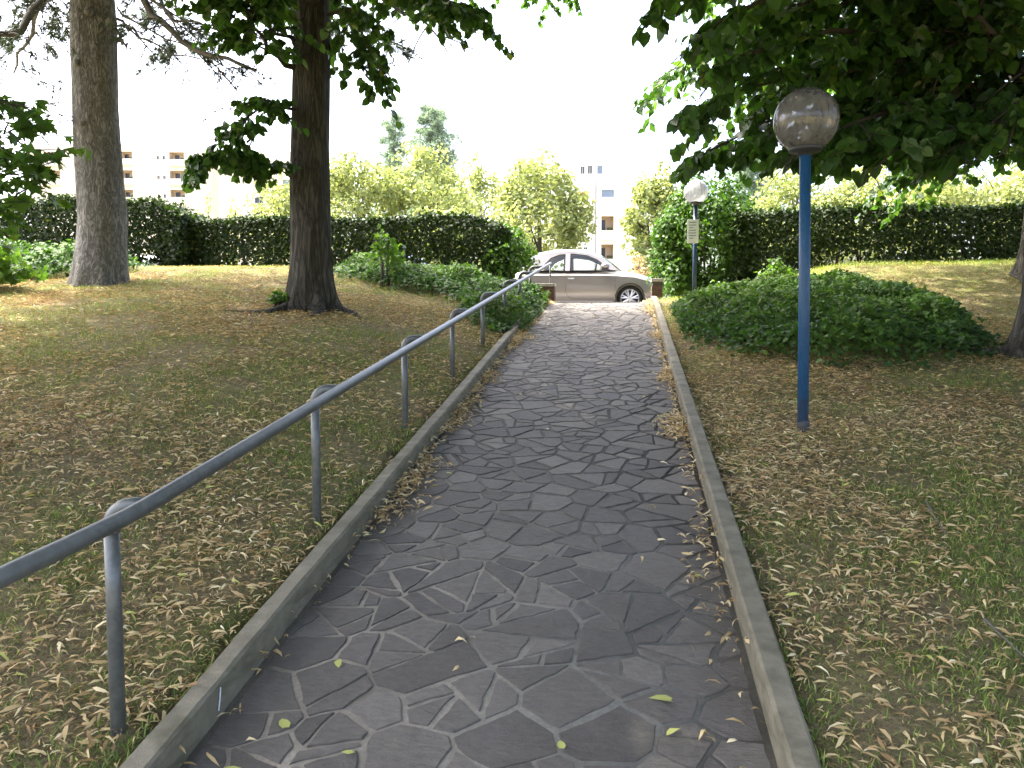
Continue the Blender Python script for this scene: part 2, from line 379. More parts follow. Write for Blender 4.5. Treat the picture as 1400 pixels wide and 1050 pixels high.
# leaf templates: unit length along +Y
def tpl_heart():
    m = [(0, 0, 0), (0, .5, -.03), (0, 1.02, -.10)]
    l = [(-.26, -.10, .04), (-.47, .22, .07), (-.36, .62, .02)]
    v = m + l + [(-a, b, c) for a, b, c in l]
    t = [(0, 4, 3), (0, 1, 4), (1, 5, 4), (1, 2, 5), (0, 6, 7), (0, 7, 1), (1, 7, 8), (1, 8, 2)]
    return np.array(v, float), np.array(t)
def tpl_oval():
    v = [(0, 0, 0), (-.27, .45, .06), (0, 1, -.05), (.27, .45, .06)]
    return np.array(v, float), np.array([(0, 2, 1), (0, 3, 2)])
def tpl_ivy():
    v = [(0, 0, 0), (-.48, .05, .03), (-.30, .42, .05), (0, .95, -.08), (.30, .42, .05), (.48, .05, .03), (0, .45, -.03)]
    return np.array(v, float), np.array([(0, 6, 1), (1, 6, 2), (2, 6, 3), (3, 6, 4), (4, 6, 5), (5, 6, 0)])
def tpl_maple():
    v = [(0, 0, 0), (-.50, .05, .05), (-.26, .28, .02), (-.46, .62, .05), (-.17, .60, 0), (0, 1.0, -.1), (.17, .60, 0), (.46, .62, .05), (.26, .28, .02), (.50, .05, .05), (0, .45, -.02)]
    return np.array(v, float), np.array([(i, 10, (i + 1) % 10) for i in range(10)])[:, [0, 1, 2]]
def tpl_bract():
    v = [(0, 0, 0), (-.075, .25, .13), (.075, .25, .17), (-.11, .62, .12), (.085, .66, .20), (.06, 1, -.02)]
    return np.array(v, float), np.array([(0, 2, 1), (1, 2, 4), (1, 4, 3), (3, 4, 5)])
def tpl_blade():
    v = [(-.5, 0, 0), (.5, 0, 0), (-.35, .55, .10), (.35, .55, .10), (0, 1, .38)]
    return np.array(v, float), np.array([(0, 1, 3), (0, 3, 2), (2, 3, 4)])
def tpl_tuft(n=9, w=.035, seed=1):
    r = np.random.default_rng(seed); V, T = [], []
    for i in range(n):
        a = r.uniform(0, 6.283); s = r.uniform(.25, .75); L = r.uniform(.7, 1)
        d = np.array([math.cos(a) * s, math.sqrt(1 - s * s), math.sin(a) * s]); p = np.cross(d, r.normal(size=3)); p = p / np.linalg.norm(p) * w
        b = len(V); V += [-p, p, d * L]; T.append((b, b + 1, b + 2))
    return np.array(V), np.array(T)
HEART, OVAL, IVY, MAPLE, BRACT, BLADE, TUFT = tpl_heart(), tpl_oval(), tpl_ivy(), tpl_maple(), tpl_bract(), tpl_blade(), tpl_tuft()

# ------------------------------------------------------------------ terrain
SL, XL, XR, KW, KH = 0.157, -1.26, 0.45, 0.087, 0.113
def prof(y):
    y = np.asarray(y, float); a, b = 12.2, 13.7
    z = np.where(y < a, SL * y, SL * a + SL * (np.clip(y, a, b) - a) - SL * (np.clip(y, a, b) - a) ** 2 / (2 * (b - a)))
    return np.where(y < -6, SL * -6, z)
ROAD_Z = 2.0
def sm(x, a, b):
    t = np.clip((np.asarray(x, float) - a) / (b - a), 0, 1); return t * t * (3 - 2 * t)
def mound_r(x, y):      # ivy mound on the right
    u = (np.asarray(x) - 2.20) / 1.36; w = (np.asarray(y) - 9.6) / 1.95
    return np.exp(-(u * u + w * w) ** 1.3)
def H(x, y):
    x = np.asarray(x, float); y = np.asarray(y, float); z = prof(y)
    t = np.maximum(0, (XL - KW) - x)
    left = 0.085 + 0.62 * (1 - np.exp(-t / 1.9)) * (0.35 + 0.65 * sm(y, 1.0, 7.0)) * (1 - 0.12 * sm(y, 12, 14.5))
    u = np.maximum(0, x - (XR + KW))
    right = 0.055 + 0.50 * sm(y, 9.0, 13.8) * sm(u, 0.8, 3.2) + 0.19 * mound_r(x, y) + 0.05 * sm(u, .5, 3)
    e = np.where(x < XL - KW * .5, left, np.where(x > XR + KW * .5, right, -0.07))
    e = e + 0.05 * (fbm(x * .8, y * .8, 3) - .5) * np.where((x < XL - KW) | (x > XR + KW), 1, 0) * np.clip(np.maximum(t, u) * 2, 0, 1)
    z = z + e
    k = sm(y, 15.2, 15.9)
    z = z * (1 - k) + (ROAD_Z - 0.06) * k
    far = sm(np.hypot(x, y - 5), 22, 40)
    return z * (1 - far * (y < 16)) + (np.clip(prof(y), -1, 1.9)) * far * (y < 16)

def build_ground():
    def axis(lo, hi, fine, a, b):
        core = np.arange(a, b + 1e-6, fine); g = [core[-1]]; s = fine
        while g[-1] < hi: s *= 1.25; g.append(min(hi, g[-1] + s))
        l = [core[0]]; s = fine
        while l[-1] > lo: s *= 1.25; l.append(max(lo, l[-1] - s))
        return np.concatenate([np.array(l[:0:-1]), core, np.array(g[1:])])
    xs = axis(-900, 900, 0.11, -9.0, 6.6); ys = axis(-900, 1500, 0.12, 0.6, 16.2)
    # snap grid lines under the kerbs
    X, Y = np.meshgrid(xs, ys); Z = H(X, Y)
    V = np.stack([X, Y, Z], -1).reshape(-1, 3); nx = len(xs)
    i = (np.arange(len(ys) - 1)[:, None] * nx + np.arange(nx - 1)[None]).ravel()
    Q = np.stack([i, i + 1, i + nx + 1, i + nx], -1)
    o = link('lawn', np_mesh('lawn', V, Q, k=4), M['lawn'], smooth=True); tag(o, kind='structure')
    return o
build_ground()

def build_street():
    def slab(name, x0, x1, y0, y1, z, mat, th=.3):
        o = MB().box((x0, y0, z - th), (x1, y1, z)).build(name, mat); return tag(o, kind='structure')
    slab('sidewalk', -60, 60, 15.6, 17.2, 2.058, M['sidewalk'])
    o = MB().box((XL - .1, 13.9, 1.8), (XR + .4, 15.597, 2.066)).build('path_landing', M['sidewalk']); tag(o, kind='structure')
    o = MB().box((-60, 17.203, 1.7), (60, 17.33, 2.064)).build('street_kerb', M['granite'], bevel=.01); tag(o, kind='structure')
    slab('road', -140, 140, 17.34, 27, ROAD_Z, M['asphalt'])
    slab('far_pavement', -140, 140, 27.003, 62, ROAD_Z + .09, M['sidewalk'])
build_street()

# ------------------------------------------------------------------ path: mortar bed, stones, kerbs
def clip_poly(poly, p, n):
    out = []
    for i in range(len(poly)):
        a, b = poly[i], poly[(i + 1) % len(poly)]
        da = (a[0] - p[0]) * n[0] + (a[1] - p[1]) * n[1]; db = (b[0] - p[0]) * n[0] + (b[1] - p[1]) * n[1]
        if da <= 0: out.append(a)
        if (da < 0 < db) or (db < 0 < da):
            t = da / (da - db); out.append((a[0] + t * (b[0] - a[0]), a[1] + t * (b[1] - a[1])))
    return out

def build_path():
    ys = np.arange(-1.5, 13.95, .1); V = []; F = []
    for y in ys:
        z = float(prof(y)) - .0010
        V += [(XL - .03, y, z - .05), (XL - .03, y, z), ((XL + XR) / 2, y, z), (XR + .03, y, z), (XR + .03, y, z - .05)]
    for i in range(len(ys) - 1):
        for j in range(4): a = i * 5 + j; F.append((a, a + 1, a + 6, a + 5))
    path = MB().add(V, F).build('path', M['mortar'], smooth=True); tag(path, kind='structure')
    r = random.Random(21)
    x0, x1, y0, y1 = XL + .012, XR - .012, 1.25, 13.72
    seeds = []; tries = 0
    while len(seeds) < 400 and tries < 40000:
        tries += 1
        p = (r.uniform(x0 - .02, x1 + .02), r.uniform(y0, y1)); rad = r.choice([.15, .19, .24, .30]) * (1.0 if tries < 15000 else .8)
        if all(((p[0] - q[0]) ** 2 + ((p[1] - q[1]) * 1.1) ** 2) > max(rad, q[2] * .8) ** 2 for q in seeds): seeds.append((*p, rad))
    def area(P): return abs(sum(P[k][0] * P[(k + 1) % len(P)][1] - P[(k + 1) % len(P)][0] * P[k][1] for k in range(len(P)))) / 2
    cells = []
    for s in seeds:
        poly = [(x0, y0), (x1, y0), (x1, y1), (x0, y1)]
        for q in sorted(seeds, key=lambda q: (q[0] - s[0]) ** 2 + (q[1] - s[1]) ** 2)[1:30]:
            dx, dy = q[0] - s[0], q[1] - s[1]; L = math.hypot(dx, dy); w = .5 + .35 * (s[2] ** 2 - q[2] ** 2) / (L * L)
            poly = clip_poly(poly, (s[0] + dx * w, s[1] + dy * w), (dx / L, dy / L))
            if len(poly) < 3: break
        if len(poly) >= 3: cells.append(poly)
    work, pieces = cells, []
    while work:
        P = work.pop(); A = area(P)
        if A > r.choice([.017, .023, .032, .048, .085]):
            c = (sum(p[0] for p in P) / len(P) + r.uniform(-.03, .03), sum(p[1] for p in P) / len(P) + r.uniform(-.03, .03))
            far_v = max(P, key=lambda p: (p[0] - c[0]) ** 2 + (p[1] - c[1]) ** 2); th = math.atan2(far_v[1] - c[1], far_v[0] - c[0]) + r.gauss(0, .35)
            nn = (math.cos(th), math.sin(th)); a, b = clip_poly(P, c, nn), clip_poly(P, c, (-nn[0], -nn[1]))
            if len(a) > 2 and len(b) > 2 and min(area(a), area(b)) > .0065: work += [a, b]; continue
        pieces.append(P)
    pieces.sort(key=lambda P: min(p[1] for p in P)); far = MB(); far_n = []; made = 0
    for P in pieces:
        if sum(P[k][0] * P[(k + 1) % len(P)][1] - P[(k + 1) % len(P)][0] * P[k][1] for k in range(len(P))) < 0: P = P[::-1]
        poly = list(P)
        for k in range(len(P)):
            a, b = P[k], P[(k + 1) % len(P)]; L = math.hypot(b[0] - a[0], b[1] - a[1])
            if L < 1e-4: continue
            nx, ny = (b[1] - a[1]) / L, -(b[0] - a[0]) / L; g = r.choice([.004, .006, .008, .011])
            poly = clip_poly(poly, (a[0] - nx * g, a[1] - ny * g), (nx, ny))
            if len(poly) < 3: break
        if len(poly) < 3 or area(poly) < .002: continue
        ring = []
        for k in range(len(poly)):
            a, b = poly[k], poly[(k + 1) % len(poly)]; L = math.hypot(b[0] - a[0], b[1] - a[1])
            if L < .014: continue
            m = max(1, int(L / .035)); nx, ny = (b[1] - a[1]) / L, -(b[0] - a[0]) / L
            bow = r.uniform(-.007, .004) * min(1, L / .2)
            for j in range(m):
                t = j / m; e = (r.uniform(-.0055, .003) + bow * 4 * t * (1 - t)) * min(1, L / .12)
                if j == 0: t += min(.2, r.uniform(.002, .009) / L); e = -.001 * min(1, L / .1)
                ring.append((a[0] + t * (b[0] - a[0]) + nx * e, a[1] + t * (b[1] - a[1]) + ny * e))
        if len(ring) < 3: continue
        cx = sum(p[0] for p in ring) / len(ring); cy = sum(p[1] for p in ring) / len(ring)
        zc = float(prof(cy)); h = .0040 + r.uniform(-.0012, .0018); tx, ty = r.uniform(-.007, .007), r.uniform(-.007, .007)
        V = []; n = len(ring)
        def zt(x, y, e): return float(prof(y)) - zc + e + tx * (x - cx) + ty * (y - cy)
        rm = sum(math.hypot(p[0] - cx, p[1] - cy) for p in ring) / n
        for (sc, e) in ((1.0, -.02), (1.0, h - .0020), (1 - min(.12, .003 / rm), h)):
            for p in ring:
                x = cx + (p[0] - cx) * sc; y = cy + (p[1] - cy) * sc
                V.append((x - cx, y - cy, zt(x, y, e + (r.uniform(-.0012, .0012) if e > 0 else 0))))
        V.append((0, 0, h + r.uniform(-.001, .002)))
        F = []
        for b in (0, n):
            for j in range(n): q = (j + 1) % n; F.append((b + j, b + q, b + n + q, b + n + j))
        for j in range(n): F.append((2 * n + j, 2 * n + (j + 1) % n, 3 * n))
        area_ = sum(ring[j][0] * ring[(j + 1) % n][1] - ring[(j + 1) % n][0] * ring[j][1] for j in range(n))
        if area_ < 0: F = [f[::-1] for f in F]
        if made >= 298:
            far.add([(v[0] + cx, v[1] + cy, v[2] + zc) for v in V], F); far_n += [r.random()] * len(F); continue
        made += 1
        me = bpy.data.meshes.new('paving_stone'); me.from_pydata(V, [], F); me.update()
        a = me.attributes.new('rnd', 'FLOAT', 'FACE'); a.data.foreach_set('value', np.full(len(F), r.random(), np.float32))
        o = link('paving_stone', me, M['stone'], path); o.location = (cx, cy, zc)
    if far.V:
        me = far.mesh('far_paving_stones'); a = me.attributes.new('rnd', 'FLOAT', 'FACE'); a.data.foreach_set('value', np.array(far_n, np.float32))
        o = link('far_paving_stones', me, M['stone'], path); o['kind'] = 'stuff'
    print('stones', len(pieces), made)
    return path
build_path()

def kerb(name, x_in, side, ya, yb):
    ys = np.arange(ya, yb + .01, .12); V = []; F = []
    for i, y in enumerate(ys):
        z = float(prof(y)); w = .006 * (float(vnoise(y * 1.3, side * 7 + 3)) - .5); c = .008 + .004 * random.random()
        sec = [(x_in + w, z - .12), (x_in + w + .004 * side, z + KH - c), (x_in + w + side * (c + .004), z + KH), (x_in + w + side * (KW - c), z + KH - .002), (x_in + w + side * KW, z + KH - c - .002), (x_in + w + side * KW, z - .12)]
        V += [(a, y, b + random.uniform(-.0012, .0012)) for a, b in sec]
    for i in range(len(ys) - 1):
        for j in range(5): a = i * 6 + j; f = (a, a + 1, a + 7, a + 6); F.append(f if side < 0 else f[::-1])
    F.append(tuple(range(6)) if side > 0 else tuple(range(5, -1, -1))); b = (len(ys) - 1) * 6
    F.append(tuple(b + j for j in (range(5, -1, -1) if side > 0 else range(6))))
    o = MB().add(V, F).build(name, M['kerb']); tag(o, kind='structure'); return o
kl = kerb('kerb_left', XL, -1, -1.5, 13.2); kr = kerb('kerb_right', XR, 1, -1.5, 13.25)
# white chalk stroke on the left kerb
mk = MB()
yk = 2.33
mk.tube([(XL + .0015, yk + .012, float(prof(yk)) + .095), (XL + .0015, yk + .006, float(prof(yk)) + .06), (XL + .0015, yk - .004, float(prof(yk)) + .026)], .0022, 6)
adopt(mk.build('chalk_mark', M['chalk']), kl)

# ------------------------------------------------------------------ end walls of the path
def brick_wall(name, label, x0, x1, y0, y1, z0, z1):
    root = empty(name, ((x0 + x1) / 2, (y0 + y1) / 2, z0)); tag(root, label, 'wall')
    MB().box((x0 + .006, y0 + .006, z0 - .3), (x1 - .006, y1 - .006, z1 - .052)).build('wall_core', M['mortar'], root)
    proto = {}
    r = random.Random(3); bh = .062; rows = max(1, int((z1 - .05 - z0) / (bh + .008)))
    for j in range(rows):
        z = z0 + j * (bh + .008)
        n = max(1, round((x1 - x0) / .2)); L = (x1 - x0) / n
        for i in range(n):
            key = round(L, 3)
            if key not in proto: proto[key] = MB().box((-L / 2 + .004, 0, 0), (L / 2 - .004, .05, bh)).mesh('brick')
            o = link('brick', proto[key], M['brick'], root)
            o.location = (x0 + (i + .5) * L - root.location.x, y0 - .002 + r.uniform(0, .003) - root.location.y, z - z0)
        m = max(1, round((y1 - y0) / .2)); L2 = (y1 - y0) / m
        for i in range(m):
            key = ('s', round(L2, 3))
            if key not in proto: proto[key] = MB().box((-.05, -L2 / 2 + .004, 0), (0, L2 / 2 - .004, bh)).mesh('brick')
            o = link('brick', proto[key], M['brick'], root)
            xs_ = x1 + .002 if x1 < 0 else x0 + .048
            o.location = (xs_ - r.uniform(0, .003) - root.location.x, y0 + (i + .5) * L2 - root.location.y + .004, z - z0)
    MB().box((x0 - .012, y0 - .012, z1 - .05), (x1 + .012, y1 + .012, z1)).build('wall_cap', M['pale_cap'], root, bevel=.006)
brick_wall('brick_wall', 'low dark brick wall with pale cap where the handrail ends', -1.98, -1.13, 13.42, 13.72, 2.03, 2.36)
brick_wall('brick_pillar', 'short brick pillar at the top of the right kerb beside the rounded bush', .47, .64, 13.30, 13.58, 2.03, 2.42)

# ------------------------------------------------------------------ handrail
def build_handrail():
    root = empty('handrail', (-1.44, 2.23, float(H(-1.44, 2.23))))
    tag(root, 'long galvanised steel tube handrail along the left side of the paved path', 'handrail')
    pa, pb = Vector((-1.345, 2.05, 1.088)), Vector((-1.215, 13.62, 2.705))
    def rail_at(y): t = (y - pa.y) / (pb.y - pa.y); return pa.lerp(pb, t)
    r = .0235
    pts = [(-1.345, .35, .99), (-1.345, 1.0, 1.026), (-1.345, 1.55, 1.056), (-1.345, 1.78, 1.069), (-1.345, 1.90, 1.077), (-1.345, 2.0, 1.084)]
    pts = [Vector(p) for p in pts] + [rail_at(y) for y in np.linspace(2.1, 13.62, 24)]
    MB().tube(pts, r, 20).build('rail', M['steel'], root, smooth=True)
    ys = [2.10, 3.66, 5.26, 6.80, 8.32, 9.9, 11.4, 12.72]
    for y in ys:
        ra = rail_at(y); y2 = y; x = -1.45
        g = float(H(x, y)) - .25
        top = ra.z + .004
        p = [Vector((x, y, g)), Vector((x, y, top - .30)), Vector((x, y, top - .075))]
        po = MB().tube(p, .0215, 18).build('post', M['steel'], root, smooth=True)
        el = [Vector((x, y, top - .078))]
        for a in range(0, 91, 15):
            th = R_(a); el.append(Vector((x + .06 * (1 - math.cos(th)), y + .012 * (1 - math.cos(th)), top - .065 + .06 * math.sin(th))))
        el.append(Vector((ra.x + .0, y + .02, top - .006)))
        e = MB().tube(el, .0245, 18).build('elbow', M['steel'], None, smooth=True)
        e.parent = po
        s = MB().tube([Vector((x, y, top - .083)), Vector((x, y, top - .077))], .0238, 18).build('weld_seam', M['seam'], None, smooth=True)
        s.parent = po
    e = rail_at(13.60)
    MB().tube([(e.x, 13.60, 2.33), (e.x, 13.60, e.z)], .015, 14).build('post', M['steel'], root, smooth=True)
    MB().lathe([(.0, .02), (.035, .018), (.04, .0)], (e.x, 13.60, 2.345), 14).build('foot_plate', M['steel'], root)
build_handrail()

# ------------------------------------------------------------------ lamps
def build_lamp(label, P, gz, gr, pr, pm, gm, plate=None, lean=0.0):
    root = empty('globe_lamp', P); tag(root, label, 'lamp', 'globe lamps beside the path')
    top = gz - gr * .93
    lx = lean
    MB().tube([(P[0], P[1], P[2] - .2), (P[0] + lx * .5, P[1], (P[2] + top) / 2), (P[0] + lx, P[1], top)], [pr * 1.02, pr, pr], 20).build('pole', pm, root, smooth=True)
    MB().lathe([(pr * 1.01, -.04), (pr * 1.12, -.03), (pr * 1.12, .06), (pr * 1.02, .075)], (P[0], P[1], P[2]), 20).build('pole_base', M['collar'], root, smooth=True)
    c = (P[0] + lx, P[1], gz)
    MB().lathe([(pr, -gr * 1.10), (pr * 1.25, -gr * 1.07), (pr * 1.35, -gr * .99), (gr * .50, -gr * .97), (gr * .53, -gr * .90), (gr * .5, -gr * .84), (0.001, -gr * .84)], c, 28).build('collar', M['collar'], root, smooth=True)
    prof_ = [(gr * math.sin(R_(a)), -gr * math.cos(R_(a))) for a in np.linspace(30, 180, 34)]
    prof_[-1] = (0.0005, gr)
    MB().lathe(prof_, c, 56).build('globe', gm, root, smooth=True)
    b = MB().lathe([(.001, -gr * .84), (.020, -gr * .83), (.020, -gr * .60), (.033, -gr * .52), (.038, -gr * .42), (.030, -gr * .30), (.001, -gr * .26)], c, 18)
    b.build('bulb', M['bulb'], root, smooth=True)
    if plate:
        x, y, z = P[0], P[1] - pr - .012, plate
        o = MB().box((x - .13, y - .004, z - .19), (x + .05, y + .004, z + .19)).build('notice_plate', M['sign'], root, bevel=.002)
        o['label'] = 'small pale notice plate with faded print'
        for k in range(7):
            w = .115 if k not in (2, 6) else .07
            q = MB().box((x - .105, y - .0058, z + .135 - k * .042), (x - .105 + w, y - .0042, z + .149 - k * .042)).build('print_line', M['sign_ink'])
            q.parent = o
        for dz in (-.13, .13):
            q = MB().tube([(x, y + .005, z + dz), (x, y + .03, z + dz)], .008, 8).build('bracket', M['collar'])
            q.parent = o
    return root
p1 = W(1098, 594, 5.36)
build_lamp('near lamp with dirty smoky globe on a blue pole in the litter', (p1.x, p1.y, float(H(p1.x, p1.y))), W(1105, 172, 5.36).z, .205, .036, M['blue'], M['globe_dark'], lean=-.03)
p2 = W(949, 414, 13.15)
build_lamp('far lamp with hazy globe paled for back light and a small notice plate, before the rounded bush', (p2.x, p2.y, float(H(p2.x, p2.y))), W(952, 264, 13.15).z, .195, .034, M['darkblue'], M['globe_backlit'], plate=W(948, 317, 13.1).z)

# ------------------------------------------------------------------ trees
def trunk_mesh(name, pts, rad, n=56, flare=.0, lobes=6, ridge=.012, ridge_f=22, seed=0, m=70, flare_h=.5):
    """tapered trunk with root flare and ridged bark"""
    pts = [np.array(p, float) for p in pts]; L = np.linspace(0, 1, len(pts)); T = np.linspace(0, 1, m) ** 1.25
    C = np.stack([np.interp(T, L, [p[k] for p in pts]) for k in range(3)], -1); Rr = np.interp(T, L, rad)
    th = np.linspace(0, 2 * math.pi, n, endpoint=False); r0 = np.random.default_rng(seed); ph = r0.uniform(0, 6.28, 4)
    V = np.zeros((m, n, 3)); z0 = C[0, 2]
    for i in range(m):
        h = C[i, 2] - z0; fl = flare * math.exp(-h / (flare_h * .45))
        lob = .5 + .5 * np.cos(lobes * th + ph[0] + .6 * np.sin(th + ph[1]))
        rr = Rr[i] + fl * (.35 + .65 * lob ** 1.5)
        rg = vnoise(th * ridge_f / 6.283 * 1.0 + 40, np.full(n, h * 1.7) + .35 * np.sin(th * 3), seed + 5) - .5
        # close the seam
        k = int(n * .06) + 1; w = np.ones(n); w[-k:] = np.linspace(1, 0, k); rg = rg * w + np.full(n, rg[0]) * (1 - w)
        rr = rr + ridge * 2 * rg + .05 * Rr[i] * np.sin(th * 2 + ph[2] + h * .9) + .03 * Rr[i] * np.sin(th * 3 + ph[3] - h * 1.3)
        V[i] = C[i] + np.stack([rr * np.cos(th), rr * np.sin(th), np.zeros(n)], -1)
    i = (np.arange(m - 1)[:, None] * n); j = np.arange(n)[None]; q = (j + 1) % n
    Q = np.stack([i + j, i + q, i + n + q, i + n + j], -1).reshape(-1, 4)
    return np_mesh(name, V, Q, k=4)

class Crown:
    """collects limbs (tubes) and leaf placements for one tree"""
    def __init__(s, seed): s.r = np.random.default_rng(seed); s.limbs = []; s.P, s.D, s.N = [], [], []
    def bez(s, a, b, c, n): t = np.linspace(0, 1, n)[:, None]; return a * (1 - t) ** 2 + 2 * b * t * (1 - t) + c * t * t
    def leaves(s, pts, n, droop=.55, spread=.5):
        """n leaves along a twig polyline"""
        r = s.r; pts = np.asarray(pts); t = r.uniform(.12, 1.0, n) * (len(pts) - 1); i = np.minimum(t.astype(int), len(pts) - 2); f = (t - i)[:, None]
        p = pts[i] * (1 - f) + pts[i + 1] * f; d = nrm(pts[i + 1] - pts[i])
        side = nrm(np.cross(d, np.array([0, 0, 1.0]))) * r.choice([-1, 1], n)[:, None]
        ld = nrm(d * r.uniform(.1, .7, (n, 1)) + side * r.uniform(.4, 1, (n, 1)) * spread * 1.6 + np.array([0, 0, -1.0]) * droop * r.uniform(.2, 1.4, (n, 1)) + r.normal(0, .18, (n, 3)))
        nn = nrm(np.array([0, 0, 1.0]) + r.normal(0, .45, (n, 3)) + d * .25)
        s.P.append(p + r.normal(0, .012, (n, 3))); s.D.append(ld); s.N.append(nn)
    def twig(s, mb, a, d, L, n, rad=.004, droop=.25, ld=.55):
        d = np.asarray(d) / np.linalg.norm(d); m = a + d * L * .5; e = a + d * L + np.array([0, 0, -droop * L])
        pts = s.bez(a, m, e, 4); mb.tube(pts, np.linspace(rad, rad * .4, 4), 3, False); s.leaves(pts, n, ld)
    def limb(s, a, b, c, r0, sec=6, twigs=6, nl=11, seclen=1.1, twl=.45, t0=.25, droop=.3, keep=None, zb=.15):
        """a limb from a over b to c, with side branches, twigs and leaves"""
        r = s.r; a, b, c = (np.asarray(q, float) for q in (a, b, c)); mb = MB()
        pts = s.bez(a, b, c, 9); pts[1:-1] += r.normal(0, .03, (7, 3)); mb.tube(pts, np.linspace(r0, r0 * .22, 9), 7, False)
        tip = pts[-1] - pts[-2]; tip /= np.linalg.norm(tip)
        starts = list(np.linspace(t0, .97, sec)) + [1.0]
        for q, t in enumerate(starts):
            x = t * 8; i = min(int(x), 7); p = pts[i] + (pts[i + 1] - pts[i]) * (x - i); d = pts[i + 1] - pts[i]; d /= np.linalg.norm(d)
            sd = np.cross(d, [0, 0, 1.0]); sd /= max(1e-6, np.linalg.norm(sd)); sgn = 1 if q % 2 else -1
            dd = d * .75 + sd * sgn * r.uniform(.5, 1.0) + np.array([0, 0, r.uniform(-.35, .35) + zb]) if t < 1 else tip
            dd = dd / np.linalg.norm(dd); L = seclen * r.uniform(.65, 1.2) * (1 - .35 * t)
            e = p + dd * L; e[2] -= droop * L; m = p + dd * L * .55
            sp = s.bez(p, m, e, 6); mb.tube(sp, np.linspace(r0 * .3 * (1 - .4 * t) + .004, .004, 6), 5, False)
            for k in range(twigs):
                u = (k + .7) / twigs * 5; j = min(int(u), 4); tp = sp[j] + (sp[j + 1] - sp[j]) * (u - j); td = sp[j + 1] - sp[j]; td /= np.linalg.norm(td)
                ts = np.cross(td, [0, 0, 1.0]); ts /= max(1e-6, np.linalg.norm(ts))
                if keep is not None and not keep(tp): continue
                s.twig(mb, tp, td * .7 + ts * (1 if k % 2 else -1) * r.uniform(.5, 1) + np.array([0, 0, r.uniform(-.5, .25)]), twl * r.uniform(.6, 1.2), nl)
        s.limbs.append(mb)
    def finish(s, root, leaf, tpl, size, bark, name='crown', singles=0, keep=None, label=None):
        P, D, Nn = np.concatenate(s.P), np.concatenate(s.D), np.concatenate(s.N)
        if keep is not None: k = keep(P); P, D, Nn = P[k], D[k], Nn[k]
        S = s.r.uniform(.72, 1.15, len(P)) * size; rnd = np.clip(s.r.normal(.45, .22, len(P)), 0, 1)
        idx = np.zeros(len(P), bool)
        if singles:
            px, py, d = to_px(P); vis = (px > 5) & (px < 1395) & (py > 5) & (py < 1045) & (d > .5)
            sc = np.where(vis, S / d, 0); order = np.argsort(-sc)[:singles]; idx[order[sc[order] > 0]] = True
        px, py, d = to_px(P); high = (~idx) & ((py < -90) | (d < .5) | (px < -250) | (px > 1650)); near = (~idx) & ~high      # simpler leaves high in the crown
        V1, T1 = scatter(*tpl, P[near], D[near], Nn[near], S[near]); V2, T2 = scatter(*OVAL, P[high], D[high], Nn[high], S[high] * 1.3, S[high] * 2.0)
        me = np_mesh(name, np.concatenate([V1, V2]), np.concatenate([T1, T2 + len(V1)]), np.concatenate([np.repeat(rnd[near], len(tpl[1])), np.repeat(rnd[high], 2)]))
        cr = adopt(link(name, me, leaf), root); cr['kind'] = 'stuff'
        if idx.any():
            var = [np_mesh('leaf', tpl[0], tpl[1], np.full(len(tpl[1]), v)) for v in (.15, .35, .5, .65, .85)]
            for me in var: me.materials.append(leaf)
            for i in np.nonzero(idx)[0]:
                d = D[i] / np.linalg.norm(D[i]); x = np.cross(d, Nn[i]); x /= np.linalg.norm(x); z = np.cross(x, d)
                mt = Matrix(((x[0], d[0], z[0], P[i][0]), (x[1], d[1], z[1], P[i][1]), (x[2], d[2], z[2], P[i][2]), (0, 0, 0, 1))) @ Matrix.Scale(float(S[i]), 4)
                o = bpy.data.objects.new('leaf', var[min(4, int(rnd[i] * 5))]); COL.objects.link(o)
                o.parent = cr; o.matrix_basis = mt
        for mb in s.limbs: mb.build('limb', bark, root, smooth=True)
        print(root.name, 'leaves', len(P))

def ground_pt(px, d):
    P = W(px, 450, d); return Vector((P.x, P.y, float(H(P.x, P.y))))

def lime_limbs(C, axis, z0, z1, n, rad, zt, r0, seed, keep=None, xmin=-99, az0=0., az1=6.283, sec=6, twigs=6, nl=11, low=.15, seclen=1.25):
    """n limbs around a trunk axis (function z -> xy), reaching out to radius rad at heights zt"""
    r = np.random.default_rng(seed)
    for k in range(n):
        f = (k + .5) / n; az = az0 + (az1 - az0) * ((k * .618034) % 1.0); z = z0 + (z1 - z0) * f
        x, y = axis(z); R1 = rad * math.sqrt(max(.12, 1 - (f * .92) ** 2)) * r.uniform(.82, 1.08)
        e = np.array([x + R1 * math.cos(az), y + R1 * math.sin(az), zt[0] + (zt[1] - zt[0]) * f + r.uniform(-.3, .3)])
        e[0] = max(e[0], xmin); a = np.array([x, y, z]); m = a * .45 + e * .55 + np.array([0, 0, .25 + .5 * r.random() + low])
        C.limb(a, m, e, r0 * (1 - .5 * f), sec, twigs, nl, seclen, .5, .3, .3, keep)

